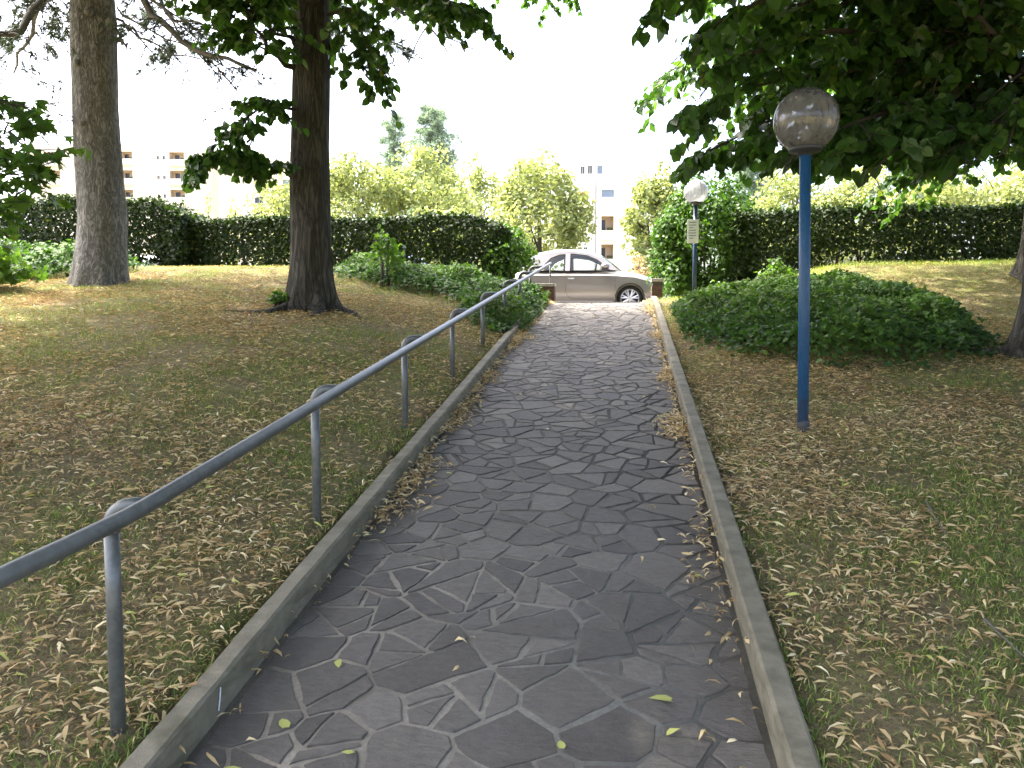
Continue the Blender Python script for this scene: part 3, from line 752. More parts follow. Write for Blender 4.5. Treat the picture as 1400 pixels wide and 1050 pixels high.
def build_center_lime():
    b = ground_pt(425, 9.0); root = empty('lime_tree', b)
    tag(root, 'lime tree with dark furrowed trunk and flared roots in the middle of the left lawn', 'tree', 'lime trees beside the path')
    top = W(424, -20, 9.0)
    pts = [(b.x, b.y, b.z - .06), (b.x + .02, b.y, b.z + .8), tuple(W(424, 200, 9.0)), tuple(W(427, 60, 9.02)), tuple(W(426, -120, 9.1)), (b.x + .15, b.y, 9.5)]
    me = trunk_mesh('trunk', pts, [.225, .205, .205, .205, .19, .05], 72, .20, 7, .013, 30, 4, 110, .42)
    adopt(link('trunk', me, M['lime_bark'], None, True), root)
    # surface roots
    for (az, L) in ((-.35, .62), (-1.25, .5), (-2.2, .85), (2.9, .45)):
        pp = []
        for t in np.linspace(0, 1, 8):
            x = b.x + math.cos(az + .25 * math.sin(t * 4)) * (.2 + L * t); y = b.y + math.sin(az + .25 * math.sin(t * 4)) * (.2 + L * t)
            pp.append((x, y, float(H(x, y)) + .05 * (1 - t) - .022))
        MB().tube(pp, np.linspace(.065, .016, 8), 8, True, .12).build('root', M['lime_bark'], root, smooth=True)
    C = Crown(31)
    axis = lambda z: (b.x + .02, b.y)
    lime_limbs(C, axis, 5.1, 8.8, 34, 5.0, (6.2, 9.5), .06, 8, sec=8, twigs=7, nl=16, seclen=1.5)
    def L3(a, bb, c, r0, **k): C.limb(tuple(W(*a)), tuple(W(*bb)), tuple(W(*c)), r0, **k)
    # hanging branch left of the trunk
    L3((408, 150, 8.9), (350, 120, 8.6), (298, 208, 8.3), .018, sec=8, twigs=5, nl=14, seclen=.42, twl=.24, t0=.2, droop=.35)
    L3((412, 250, 8.95), (385, 230, 8.8), (335, 212, 8.6), .012, sec=6, twigs=4, nl=12, seclen=.32, twl=.2, t0=.3)
    # limb rising to the upper left with dense leaves
    L3((402, 92, 8.9), (360, 75, 8.6), (310, -30, 8.1), .035, sec=8, twigs=5, nl=14, seclen=.65, twl=.35, t0=.25)
    L3((402, 60, 8.9), (350, 20, 8.4), (298, -15, 8.1), .025, sec=7, twigs=5, nl=14, seclen=.5, twl=.32, t0=.3)
    # right of the trunk
    L3((448, 20, 8.9), (490, -20, 8.6), (498, 70, 8.4), .022, sec=6, twigs=4, nl=11, seclen=.42, twl=.26, t0=.2, droop=.5)
    L3((450, 40, 8.95), (480, 30, 8.8), (515, 92, 8.5), .016, sec=5, twigs=3, nl=9, seclen=.36, twl=.24, t0=.2, droop=.5)
    L3((448, -10, 8.9), (540, -50, 8.2), (625, 5, 7.7), .03, sec=8, twigs=5, nl=14, seclen=.55, twl=.3, t0=.3, droop=.25)
    L3((448, -40, 8.9), (500, -60, 8.4), (570, -8, 7.9), .03, sec=8, twigs=5, nl=14, seclen=.55, twl=.3, t0=.3, droop=.25)
    for (e, zt_) in (((-.9, 10.6, 7.5), 5.9), ((-.8, 9.2, 7.1), 5.7), ((-1.4, 11.8, 8.2), 6.4), ((-.8, 7.8, 6.8), 5.6), ((-2.6, 12.2, 7.8), 6.4), ((-1.0, 9.9, 8.2), 6.8), ((-.6, 8.6, 7.8), 6.6), ((-.6, 6.9, 6.6), 6.0)):  # unseen high limbs added to block sun leaking onto the path
        a = np.array([b.x, b.y, zt_]); C.limb(a, (a + np.array(e)) / 2 + [0, 0, .5], e, .045, sec=8, twigs=7, nl=14, seclen=1.2, twl=.45, t0=.35, droop=.15)
    def keep(P):
        px, py, d = to_px(P)
        hi = P[:, 2] > 4.65 + .15 * np.sin(P[:, 0] * 5) + .40 * np.clip(d - 8.2, 0, 9)
        n0 = len(P); return hi | (np.arange(n0) >= base_n)
    base_n = 34 * 9 * 7 * 16
    C.finish(root, M['lime'], HEART, .092, M['twig'], singles=300, keep=keep)

def build_right_lime():
    b = ground_pt(1442, 7.3); root = empty('lime_tree', b)
    tag(root, 'lime tree at the right edge whose dense dark crown overhangs the near lamp', 'tree', 'lime trees beside the path')
    pts = [(b.x, b.y, b.z - .06), (b.x, b.y, b.z + .8), (b.x + .04, b.y, b.z + 2), (b.x + .02, b.y, b.z + 4), (b.x, b.y, 9.6)]
    me = trunk_mesh('trunk', pts, [.30, .27, .26, .21, .05], 60, .24, 6, .013, 28, 9, 90, .5)
    adopt(link('trunk', me, M['lime_bark'], None, True), root)
    for (az, L) in ((3.0, .8), (-2.3, .55), (-1.4, .5)):
        pp = []
        for t in np.linspace(0, 1, 8):
            x = b.x + math.cos(az + .25 * math.sin(t * 4)) * (.22 + L * t); y = b.y + math.sin(az + .25 * math.sin(t * 4)) * (.22 + L * t)
            pp.append((x, y, float(H(x, y)) + .06 * (1 - t) - .022))
        MB().tube(pp, np.linspace(.075, .016, 8), 8, True, .12).build('root', M['lime_bark'], root, smooth=True)
    C = Crown(77); axis = lambda z: (b.x, b.y)
    lime_limbs(C, axis, 2.9, 8.6, 34, 4.3, (3.5, 9.0), .06, 18, sec=8, twigs=7, nl=15, seclen=1.4, xmin=1.35)
    nb = len(C.P)
    def L3(a, bb, c, r0, **k): C.limb(tuple(W(*a)), tuple(W(*bb)), tuple(W(*c)), r0, **k)
    o = dict(sec=8, twigs=6, nl=11, seclen=.7, twl=.34, t0=.22, droop=.22)
    L3((1430, 150, 7.2), (1200, 90, 6.8), (985, 198, 6.5), .045, **o)
    L3((1430, 120, 7.2), (1200, 60, 6.4), (1010, 125, 6.0), .045, **o)
    L3((1430, 60, 7.2), (1220, 0, 6.2), (1035, 70, 5.6), .045, **o)
    L3((1430, 20, 7.2), (1180, -60, 5.8), (1020, 10, 5.2), .045, **o)
    L3((1430, -20, 7.2), (1150, -140, 5.4), (965, -50, 5.0), .045, **{**o, 'seclen': .38})
    L3((1430, 170, 7.2), (1250, 140, 7.0), (1060, 190, 6.9), .045, **o)
    L3((1430, 120, 7.2), (1260, 110, 6.2), (1130, 185, 5.9), .045, **o)
    L3((1430, 130, 7.2), (1330, 130, 6.4), (1240, 195, 5.8), .045, **o)
    L3((1430, 120, 7.2), (1380, 120, 6.4), (1330, 190, 5.7), .045, **o)
    L3((1430, 150, 7.3), (1300, 140, 7.6), (1180, 195, 7.8), .045, **o)
    L3((1440, 150, 7.4), (1380, 150, 7.9), (1300, 195, 8.2), .045, **o)
    L3((1440, 60, 7.4), (1300, 40, 7.8), (1120, 90, 8.0), .045, **o)
    L3((1440, 60, 7.4), (1340, 40, 7.8), (1230, 100, 8.0), .045, **o)
    L3((1440, 90, 7.3), (1390, 60, 6.6), (1400, 140, 5.6), .045, **o)
    L3((1440, 40, 7.3), (1300, 0, 6.6), (1180, 60, 6.2), .045, **o)
    L3((1440, 40, 7.3), (1340, 0, 6.6), (1290, 80, 6.2), .045, **o)
    L3((1440, 0, 7.3), (1250, -60, 6.4), (1090, 10, 6.0), .045, **o)
    def keep(P):
        # the gardeners keep the crown clipped clear of the path: no leaf below about 1.7 m over the lawn or past the right kerb line
        low = P[:, 2] < 2.92 + .10 * np.sin(P[:, 0] * 7 + P[:, 1] * 3)
        px, py, d = to_px(P)
        return ~low | (py < 222 + 14 * np.sin(px * .05) + 10 * np.sin(px * .017))
    def keep2(P):
        px, py, d = to_px(P)
        lim = np.interp(px, [700, 830, 900, 960, 1000], [-200, 10, 60, 400, 2000])
        n0 = len(P); bulk = np.arange(n0) < bulk_n; edge_ = np.interp(py, [-50, 30, 110, 160, 250], [790, 860, 975, 935, 905])
        return keep(P) & ~(bulk & (d > 0) & (py > lim) & (px < 1000)) & (px > edge_ + 18 * np.sin(py * .11))
    bulk_n = sum(len(p) for p in C.P[:nb])
    C.finish(root, M['lime'], HEART, .100, M['twig'], singles=300, keep=keep2)

def build_conifer():
    b = ground_pt(138, 10.5); root = empty('conifer_tree', b)
    tag(root, 'tall conifer with thick pale grey plated trunk at the left of the lawn', 'tree')
    pts = [(b.x, b.y, b.z - .06), tuple(W(140, 300, 10.5)), tuple(W(131, 150, 10.5)), tuple(W(126, 0, 10.5)), tuple(W(122, -120, 10.6)), (b.x - .4, b.y, 12)]
    me = trunk_mesh('trunk', pts, [.325, .290, .262, .262, .24, .08], 72, .09, 7, .010, 34, 14, 110, .5)
    adopt(link('trunk', me, M['pine_bark'], None, True), root)
    for k, (a, v, rr) in enumerate(((104, 85, .05), (112, 168, .045), (150, 30, .07), (120, 15, .06))):   # old branch knots
        p = W(a, v, 10.5 - .27); MB().tube([p + Vector((0, .06, 0)), p, p + Vector((.0, -.018, -.004))], [rr, rr * .9, rr * .45], 10).build('knot', M['pine_bark'], root, smooth=True)
    C = Crown(5); P, D = [], []
    r = np.random.default_rng(50)
    def bough(pts, r0, n_side, slen, tuft_n, sag=.25, nt=(5, 9)):
        pts = np.array([tuple(p) for p in pts]); mb = MB()
        T = np.linspace(0, len(pts) - 1, 14); q = np.stack([np.interp(T, range(len(pts)), pts[:, k]) for k in range(3)], -1)
        q[1:-1] += r.normal(0, .025, (12, 3)); mb.tube(q, np.linspace(r0, r0 * .25, 14), 7, False)
        for s in range(n_side):
            t = r.uniform(.15, 1) * 12.9; i = int(t); p = q[i] + (q[i + 1] - q[i]) * (t - i); d = nrm(q[i + 1] - q[i])
            sd = nrm(np.cross(d, [0, 0, 1.])) * r.choice([-1, 1]); L = slen * r.uniform(.5, 1.2)
            e = p + (d * .6 + sd * r.uniform(.3, .9)) * L + np.array([0, 0, -sag * L * r.uniform(.5, 2.2)])
            m = (p + e) / 2 + np.array([0, 0, .12 * L]); c = C.bez(p, m, e, 6); mb.tube(c, np.linspace(.008, .002, 6), 4, False)
            for w in range(tuft_n):
                u = r.uniform(.35, 1) * 4.99; j = int(u); tp = c[j] + (c[j + 1] - c[j]) * (u - j)
                P.append(tp); D.append(nrm((c[j + 1] - c[j])) * .6 + r.normal(0, .5, 3) + np.array([0, 0, -.1]))
        C.limbs.append(mb)
    bough([W(160, -90, 10.4), W(200, 5, 9.9), W(265, 68, 9.4), (W(350, 96, 8.9))], .062, 26, .75, 5)
    bough([W(158, 25, 10.4), W(185, 45, 10.2), W(235, 78, 9.9), W(300, 82, 9.5)], .02, 16, .5, 4)
    bough([W(162, -60, 10.4), W(230, 20, 9.6), W(300, 40, 9.0), W(380, 40, 8.6)], .022, 20, .55, 5)
    bough([W(160, 40, 10.4), W(168, 60, 10.2), W(178, 66, 10.1)], .028, 3, .25, 3)
    bough([W(105, -80, 10.4), W(60, -10, 9.8), W(35, 40, 9.5), W(-10, 52, 9.2), W(-70, 60, 9.0)], .07, 26, .7, 5)
    bough([W(100, 165, 10.3), W(85, 160, 10.1), W(62, 120, 9.8), W(44, 40, 9.5), W(50, -20, 9.3)], .009, 10, .35, 2)
    bough([W(99, 160, 10.3), W(80, 135, 10.0), W(66, 70, 9.7), W(62, -20, 9.5)], .007, 8, .3, 2)
    bough([W(160, 10, 10.4), W(230, 60, 9.8), W(290, 30, 9.4), W(310, -30, 9.2)], .012, 14, .45, 4)
    bough([W(230, 25, 9.6), W(255, 60, 9.5), W(256, 110, 9.5)], .005, 6, .3, 3)
    bough([W(300, 75, 9.2), W(304, 110, 9.2), W(303, 190, 9.2)], .004, 6, .25, 2)
    for k in range(38):      # crown above
        f = (k + .5) / 38; az = k * 2.39996; z = 6.2 + 5.4 * f; R1 = 4.9 * (1 - .75 * f) + .5
        a = Vector((b.x - .1, b.y, z)); e = a + Vector((math.cos(az) * R1, math.sin(az) * R1, -.3 + .3 * f)); m = (a + e) / 2 + Vector((0, 0, .25))
        bough([a, m, e], .05 * (1 - f) + .015, 34, .9, 12)
    P = np.array(P); D = np.array(D)
    me = scatter_mesh('crown', TUFT, P, D, rng.normal(size=P.shape), np.where(P[:, 2] > 6.2, 2.0, 1.0) * rng.uniform(.09, .15, len(P)))
    o = adopt(link('crown', me, M['pine']), root); o['kind'] = 'stuff'
    for mb in C.limbs: mb.build('limb', M['grey_twig'], root, smooth=True)
    print('tufts', len(P))

def build_edge_sapling():
    b = ground_pt(-190, 4.9); root = empty('young_maple', b)
    tag(root, 'young broadleaf tree at the left edge reaching large green leaves into view', 'tree')
    pts = [(b.x, b.y, b.z - .05), (b.x + .03, b.y, b.z + 1), (b.x + .0, b.y, b.z + 2.1), (b.x + .1, b.y, b.z + 3.2)]
    adopt(link('trunk', trunk_mesh('trunk', pts, [.05, .042, .033, .012], 20, .03, 5, .002, 12, 3, 30, .2), M['twig'], None, True), root)
    C = Crown(12)
    def L3(a, bb, c, r0, **k): C.limb(tuple(W(*a)), tuple(W(*bb)), tuple(W(*c)), r0, **k)
    o = dict(sec=6, twigs=4, nl=5, seclen=.34, twl=.22, t0=.25, droop=.15)
    L3((-180, 420, 4.9), (-20, 330, 4.9), (38, 240, 4.9), .011, **o)
    L3((-180, 380, 4.9), (-60, 280, 4.8), (15, 222, 4.7), .011, **o)
    L3((-175, 330, 4.9), (-60, 190, 4.8), (12, 180, 4.8), .011, **o)
    L3((-175, 280, 4.9), (-80, 130, 4.8), (-10, 142, 4.8), .011, **o)
    for k in range(7):
        az = 1.6 + k * .8; z = b.z + 1.3 + .25 * k
        a = np.array([b.x, b.y, z]); e = a + np.array([math.cos(az) * .9, math.sin(az) * .9, .5]); C.limb(a, (a + e) / 2 + [0, 0, .2], e, .012, 5, 4, 5, .4, .25)
    C.finish(root, M['maple'], MAPLE, .092, M['twig'], singles=120)

def build_shade_tree(P, rad, label, z0, z1, n, seed):
    g = float(H(P[0], P[1])); root = empty('lime_tree', (P[0], P[1], g)); tag(root, label, 'tree', 'lime trees beside the path')
    pts = [(P[0], P[1], g - .05), (P[0], P[1], g + 2.5), (P[0], P[1], g + z1 - .5)]
    adopt(link('trunk', trunk_mesh('trunk', pts, [.25, .21, .05], 28, .15, 6, .012, 18, seed, 30), M['lime_bark'], None, True), root)
    C = Crown(seed); lime_limbs(C, lambda z: (P[0], P[1]), g + z0 - .5, g + z1 - .8, n, rad, (g + z0, g + z1), .06, seed, sec=7, twigs=7, nl=9); lime_limbs(C, lambda z: (P[0], P[1]), g + z0, g + z1 - .8, 14, rad * .5, (g + z0 + .4, g + z1), .05, seed + 50, sec=6, twigs=7, nl=9)  # second set: inner filler limbs added to stop sun leaking through the crown
    C.finish(root, M['lime'], OVAL, .24, M['twig'])

build_center_lime(); build_right_lime(); build_conifer(); build_edge_sapling()
build_shade_tree((-4.2, 3.5), 5.3, 'lime tree on the left lawn beside the camera, its crown overhead out of view', 4.5, 9.4, 32, 102)
build_shade_tree((4.0, 2.7), 5.2, 'lime tree on the right lawn beside the camera, its crown overhead out of view', 4.3, 9.2, 30, 101)
def build_back_lime():
    b = ground_pt(1428, 10.9); root = empty('lime_tree', b); tag(root, 'farther lime tree at the right frame edge, its trunk foot beyond the ivy mound', 'tree', 'lime trees beside the path')
    pts = [(b.x, b.y, b.z - .06), (b.x, b.y, b.z + 1), (b.x + .04, b.y, b.z + 4), (b.x, b.y, 9.8)]
    adopt(link('trunk', trunk_mesh('trunk', pts, [.30, .26, .22, .05], 48, .24, 6, .013, 26, 19, 60, .5), M['lime_bark'], None, True), root)
    C = Crown(79); lime_limbs(C, lambda z: (b.x, b.y), 4.4, 9.2, 24, 4.6, (4.9, 9.8), .06, 28, sec=7, twigs=7, nl=9)
    C.finish(root, M['lime'], OVAL, .20, M['twig'])
build_back_lime()

# ------------------------------------------------------------------ hedges and bushes
def hedge_leaves(name, x0, x1, yf, yb, zt, seed, dens=950, gap=.35, top_wave=.06, size=.075, ends=True):
    """leaf placements for a clipped hedge between x0 and x1, front face yf, back yb; zt(x) is its top"""
    r = np.random.default_rng(seed); L = x1 - x0
    def base(x): return H(x, np.full_like(x, (yf + yb) / 2))
    Ps, Ns = [], []
    hmean = float(np.mean(zt(np.linspace(x0, x1, 20)) - base(np.linspace(x0, x1, 20))))
    # front and back faces, leaves a few cm deep
    for (yy, ny, dd) in ((yf, -1, dens * 1.25), (yb, 1, dens * .6)):
        n = int(L * hmean * dd); x = r.uniform(x0, x1, n); b = base(x); t = r.random(n); z = b + .02 + (zt(x) - b) * t
        thin = (t < .30) & (fbm(x * 2.2, z * 3.0, seed) > 1 - gap - .12)
        y = yy + ny * (.10 * (fbm(x * 2, z * 2.4, seed + 9) - .5) * 2 - np.abs(r.normal(0, .07, n))) - ny * .05 * sm(t, .8, 1)
        Ps.append(np.stack([x, y, z], -1)[~thin]); Ns.append(np.tile([0, ny * 1.0, .45], ((~thin).sum(), 1)))
    n = int(L * (yb - yf) * dens * 1.3); x = r.uniform(x0, x1, n); y = r.uniform(yf, yb, n)
    z = zt(x) + top_wave * (fbm(x * 3, y * 3, seed + 2) - .4) * 2 - np.abs(r.normal(0, .05, n)) + (r.random(n) < .05) * r.uniform(0, .12, n)
    Ps.append(np.stack([x, y, z], -1)); Ns.append(np.tile([0, -.2, 1.0], (n, 1)))
    n = int(L * hmean * (yb - yf) * dens * 1.0); x = r.uniform(x0, x1, n); b = base(x); t = r.uniform(.12, 1, n) ; y = r.uniform(yf + .1, yb - .1, n)
    z = b + (zt(x) - b) * t; Ps.append(np.stack([x, y, z], -1)); Ns.append(r.normal(0, 1, (n, 3)))
    if ends:
        for xx, nx in ((x0, -1), (x1, 1)):
            n = int((yb - yf) * hmean * dens); y = r.uniform(yf, yb, n); t = r.random(n); b = base(np.full(n, xx)); z = b + (zt(np.full(n, xx)) - b) * t
            Ps.append(np.stack([xx + nx * .06 * (r.random(n) - .6), y, z], -1)); Ns.append(np.tile([nx, -.2, .4], (n, 1)))
    P = np.concatenate(Ps); N_ = nrm(np.concatenate(Ns) + r.normal(0, .55, (len(P), 3)))
    D = nrm(np.cross(N_, r.normal(size=P.shape)) + np.array([0, -.15, .15]))
    return P, D, N_, r.uniform(.7, 1.2, len(P)) * size

def build_hedge(label, x0, x1, yf, yb, zt, seed, **k):
    xm = (x0 + x1) / 2; g = float(H(xm, (yf + yb) / 2)); root = empty('hedge', (xm, (yf + yb) / 2, g)); tag(root, label, 'hedge')
    P, D, Nn, S = hedge_leaves('hedge', x0, x1, yf, yb, zt, seed, **k)
    o = adopt(link('foliage', scatter_mesh('foliage', OVAL, P, D, Nn, S, S * 1.35, rnd=np.clip(rng.normal(.42, .22, len(P)), 0, 1)), M['hedge']), root); o['kind'] = 'stuff'
    r = random.Random(seed); x = x0 + .15; k_ = 0
    while x < x1 - .1:
        y = (yf + yb) / 2 + r.uniform(-.18, .18); b = float(H(x, y)); mb = MB()
        tz = float(zt(np.array([x]))[0]); h = tz - b
        for q in range(3):
            mb.tube([(x, y, b - .05), (x + r.uniform(-.1, .1), y + r.uniform(-.1, .1), b + h * .35), (x + r.uniform(-.3, .3), y + r.uniform(-.25, .25), b + h * .9)], [.016, .012, .004], 5, False)
        mb.build('stem', M['twig'], root); x += r.uniform(.4, .65)
def zt_left(x): return 3.60 + .03 * np.sin(x * 1.7) - .30 * sm(x, -3.0, -1.6)
build_hedge('long clipped dark hedge behind the lime tree on the left lawn', -8.6, -2.0, 14.05, 14.95, zt_left, 61)
def zt_ll(x): return 3.98 + .05 * np.sin(x * 2.3) - .35 * sm(x, -8.6, -7.9)
build_hedge('taller stretch of hedge behind the conifer at the far left', -13.5, -7.95, 13.75, 14.85, zt_ll, 62, top_wave=.10)
def zt_right(x): return 3.60 + .03 * np.sin(x * 1.9)
build_hedge('long clipped dark hedge behind the ivy mound on the right', 1.9, 11.5, 14.1, 15.0, zt_right, 63)

def bush(name, label, c, rx, ry, h, n, size, tpl, leafm, seed, low=-.25, lobes=26, cat='bush', stems=7, hollow=.55, cone=.0, wide=1.0):
    """rounded bush: leaf clumps on and inside an uneven dome"""
    r = np.random.default_rng(seed); g = float(H(c[0], c[1])); root = empty(name, (c[0], c[1], g)); tag(root, label, cat)
    lc = []
    for k in range(lobes):
        a = r.uniform(0, 6.283); e = math.asin(r.uniform(low, 1)); q = r.uniform(.55, .82)
        lc.append((math.cos(a) * math.cos(e) * q, math.sin(a) * math.cos(e) * q, math.sin(e) * q, r.uniform(.22, .42)))
    lc = np.array(lc); i = r.integers(0, lobes, n); d = nrm(r.normal(size=(n, 3))); rad = lc[i, 3] * np.cbrt(r.uniform(hollow ** 3, 1, n))
    q = lc[i, :3] + d * rad[:, None]
    sh = 1 - cone * np.clip(q[:, 2:3], 0, 1)
    P = np.stack([c[0] + q[:, 0] * rx * sh[:, 0], c[1] + q[:, 1] * ry * sh[:, 0], g + h * (.42 + q[:, 2] * .58)], -1)
    ok = P[:, 2] > H(P[:, 0], P[:, 1]) + .03; P = P[ok]; d = d[ok]
    Nn = nrm(d + r.normal(0, .5, P.shape) + np.array([0, 0, .3])); D = nrm(np.cross(Nn, r.normal(size=P.shape)) + np.array([0, 0, -.1]))
    S = r.uniform(.7, 1.2, len(P)) * size
    o = adopt(link('foliage', scatter_mesh('foliage', tpl, P, D, Nn, S, S * wide, rnd=np.clip(r.normal(.45, .24, len(P)), 0, 1)), leafm), root); o['kind'] = 'stuff'
    for k in range(stems):
        a = r.uniform(0, 6.283); e = (c[0] + math.cos(a) * rx * .6, c[1] + math.sin(a) * ry * .6, g + h * r.uniform(.55, .85))
        MB().tube([(c[0] + math.cos(a) * .08, c[1] + math.sin(a) * .08, g - .05), (c[0] + math.cos(a) * rx * .2, c[1] + math.sin(a) * ry * .2, g + h * .35), e], [.02, .014, .004], 6, False).build('stem', M['twig'], root)
    return root
pb = W(955, 400, 14.3)
bush('rounded_bush', 'tall rounded evergreen bush with bright left flank behind the far lamp', (pb.x + .12, pb.y + .12), .98, .82, 2.32, 21000, .085, OVAL, M['laurel'], 71, low=-.95, lobes=56, wide=1.3, hollow=.3)
ps = W(722, 390, 14.4)
bush('loose_shrub', 'loose open shrub with visible stems at the hedge end beside the low brick wall', (ps.x - .42, ps.y), .60, .5, 1.20, 1700, .085, OVAL, M['laurel'], 72, lobes=22, wide=1.2, hollow=.2, stems=9)
pd = W(528, 385, 11.2)
bush('sapling', 'small bright green sapling sprouting from the ivy before the left hedge', (pd.x, pd.y), .26, .26, .85, 320, .085, OVAL, M['maple'], 73, lobes=14, stems=4, cat='sapling', wide=1.2)
pe = W(382, 412, 8.8)
bush('sapling', 'tuft of yellow green shoots at the left foot of the central lime trunk', (pe.x, pe.y), .13, .10, .17, 160, .06, OVAL, M['maple'], 74, lobes=8, stems=3, cat='sapling')
pf = W(20, 380, 9.6)
bush('leafy_weed', 'clump of tall leafy weeds at the far left before the taller hedge', (pf.x - .55, pf.y), .80, .5, .6, 1300, .095, MAPLE, M['maple'], 75, lobes=24, stems=6, cat='weeds')
pg = W(1060, 385, 12.4)
bush('sapling', 'small sprig of light leaves rising behind the ivy mound near the blue pole', (pg.x, pg.y), .28, .25, .42, 300, .08, OVAL, M['maple'], 76, lobes=12, stems=3, cat='sapling')
ph = W(985, 400, 12.3)
bush('sapling', 'light green sprig at the left end of the ivy mound beside the far lamp', (ph.x, ph.y), .28, .22, .34, 240, .07, OVAL, M['maple'], 77, lobes=12, stems=3, cat='sapling')

# ------------------------------------------------------------------ ivy ground cover
def ivy(label, dens_fn, x0, x1, y0, y1, n, hgt, seed, size=.075, up=.8):
    r = np.random.default_rng(seed); x = r.uniform(x0, x1, n * 4); y = r.uniform(y0, y1, n * 4); w = dens_fn(x, y)
    k = r.random(n * 4) < w; x, y, w = x[k][:n], y[k][:n], w[k][:n]
    h = hgt * np.sqrt(np.clip(w, 0, 1)) * np.clip(-.25 + 2.4 * fbm(x * 2.1, y * 2.1, seed, 3), .1, 1.6)
    z = H(x, y) + .015 + h * r.random(len(x)) ** .45
    P = np.stack([x, y, z], -1); Nn = nrm(np.array([0, -.35, up]) + r.normal(0, .42, P.shape)); D = nrm(np.cross(Nn, r.normal(size=P.shape)) + np.array([0, -.25, -.15]))
    S = r.uniform(.6, 1.2, len(P)) * size
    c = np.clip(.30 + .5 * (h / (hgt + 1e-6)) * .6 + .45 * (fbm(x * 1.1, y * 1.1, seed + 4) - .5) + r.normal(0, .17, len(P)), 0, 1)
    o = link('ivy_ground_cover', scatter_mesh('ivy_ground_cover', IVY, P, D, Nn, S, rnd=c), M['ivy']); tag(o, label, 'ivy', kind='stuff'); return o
def edge(x, y, s): return .35 * (fbm(x * 2.2, y * 2.2, s) - .5)
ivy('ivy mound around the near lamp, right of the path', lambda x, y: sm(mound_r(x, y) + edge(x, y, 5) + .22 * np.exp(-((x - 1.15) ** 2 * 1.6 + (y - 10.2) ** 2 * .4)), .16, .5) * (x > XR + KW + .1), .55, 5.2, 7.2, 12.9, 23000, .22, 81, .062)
def left_patch(x, y):
    q = np.exp(-(((x + 2.75) / 1.5) ** 2 + ((y - 12.1) / 1.35) ** 2) ** 1.4) + np.exp(-(((x + 1.55) / .55) ** 2 + ((y - 11.0) / 1.9) ** 2) ** 1.6)
    return sm(q + edge(x, y, 8), .2, .55) * (x < XL + .10)
ivy('ivy spreading from the hedge foot to the left kerb around the upper handrail posts', left_patch, -5.2, -1.15, 8.9, 13.75, 17000, .19, 82, .064)
def far_left(x, y): return sm(np.exp(-(((x + 9.1) / 1.5) ** 2 + ((y - 11.0) / 1.9) ** 2) ** 1.4) + edge(x, y, 9), .2, .55)
ivy('bright low ground cover left of the conifer trunk', far_left, -11, -6.9, 8.4, 13.8, 9000, .30, 83, .085)

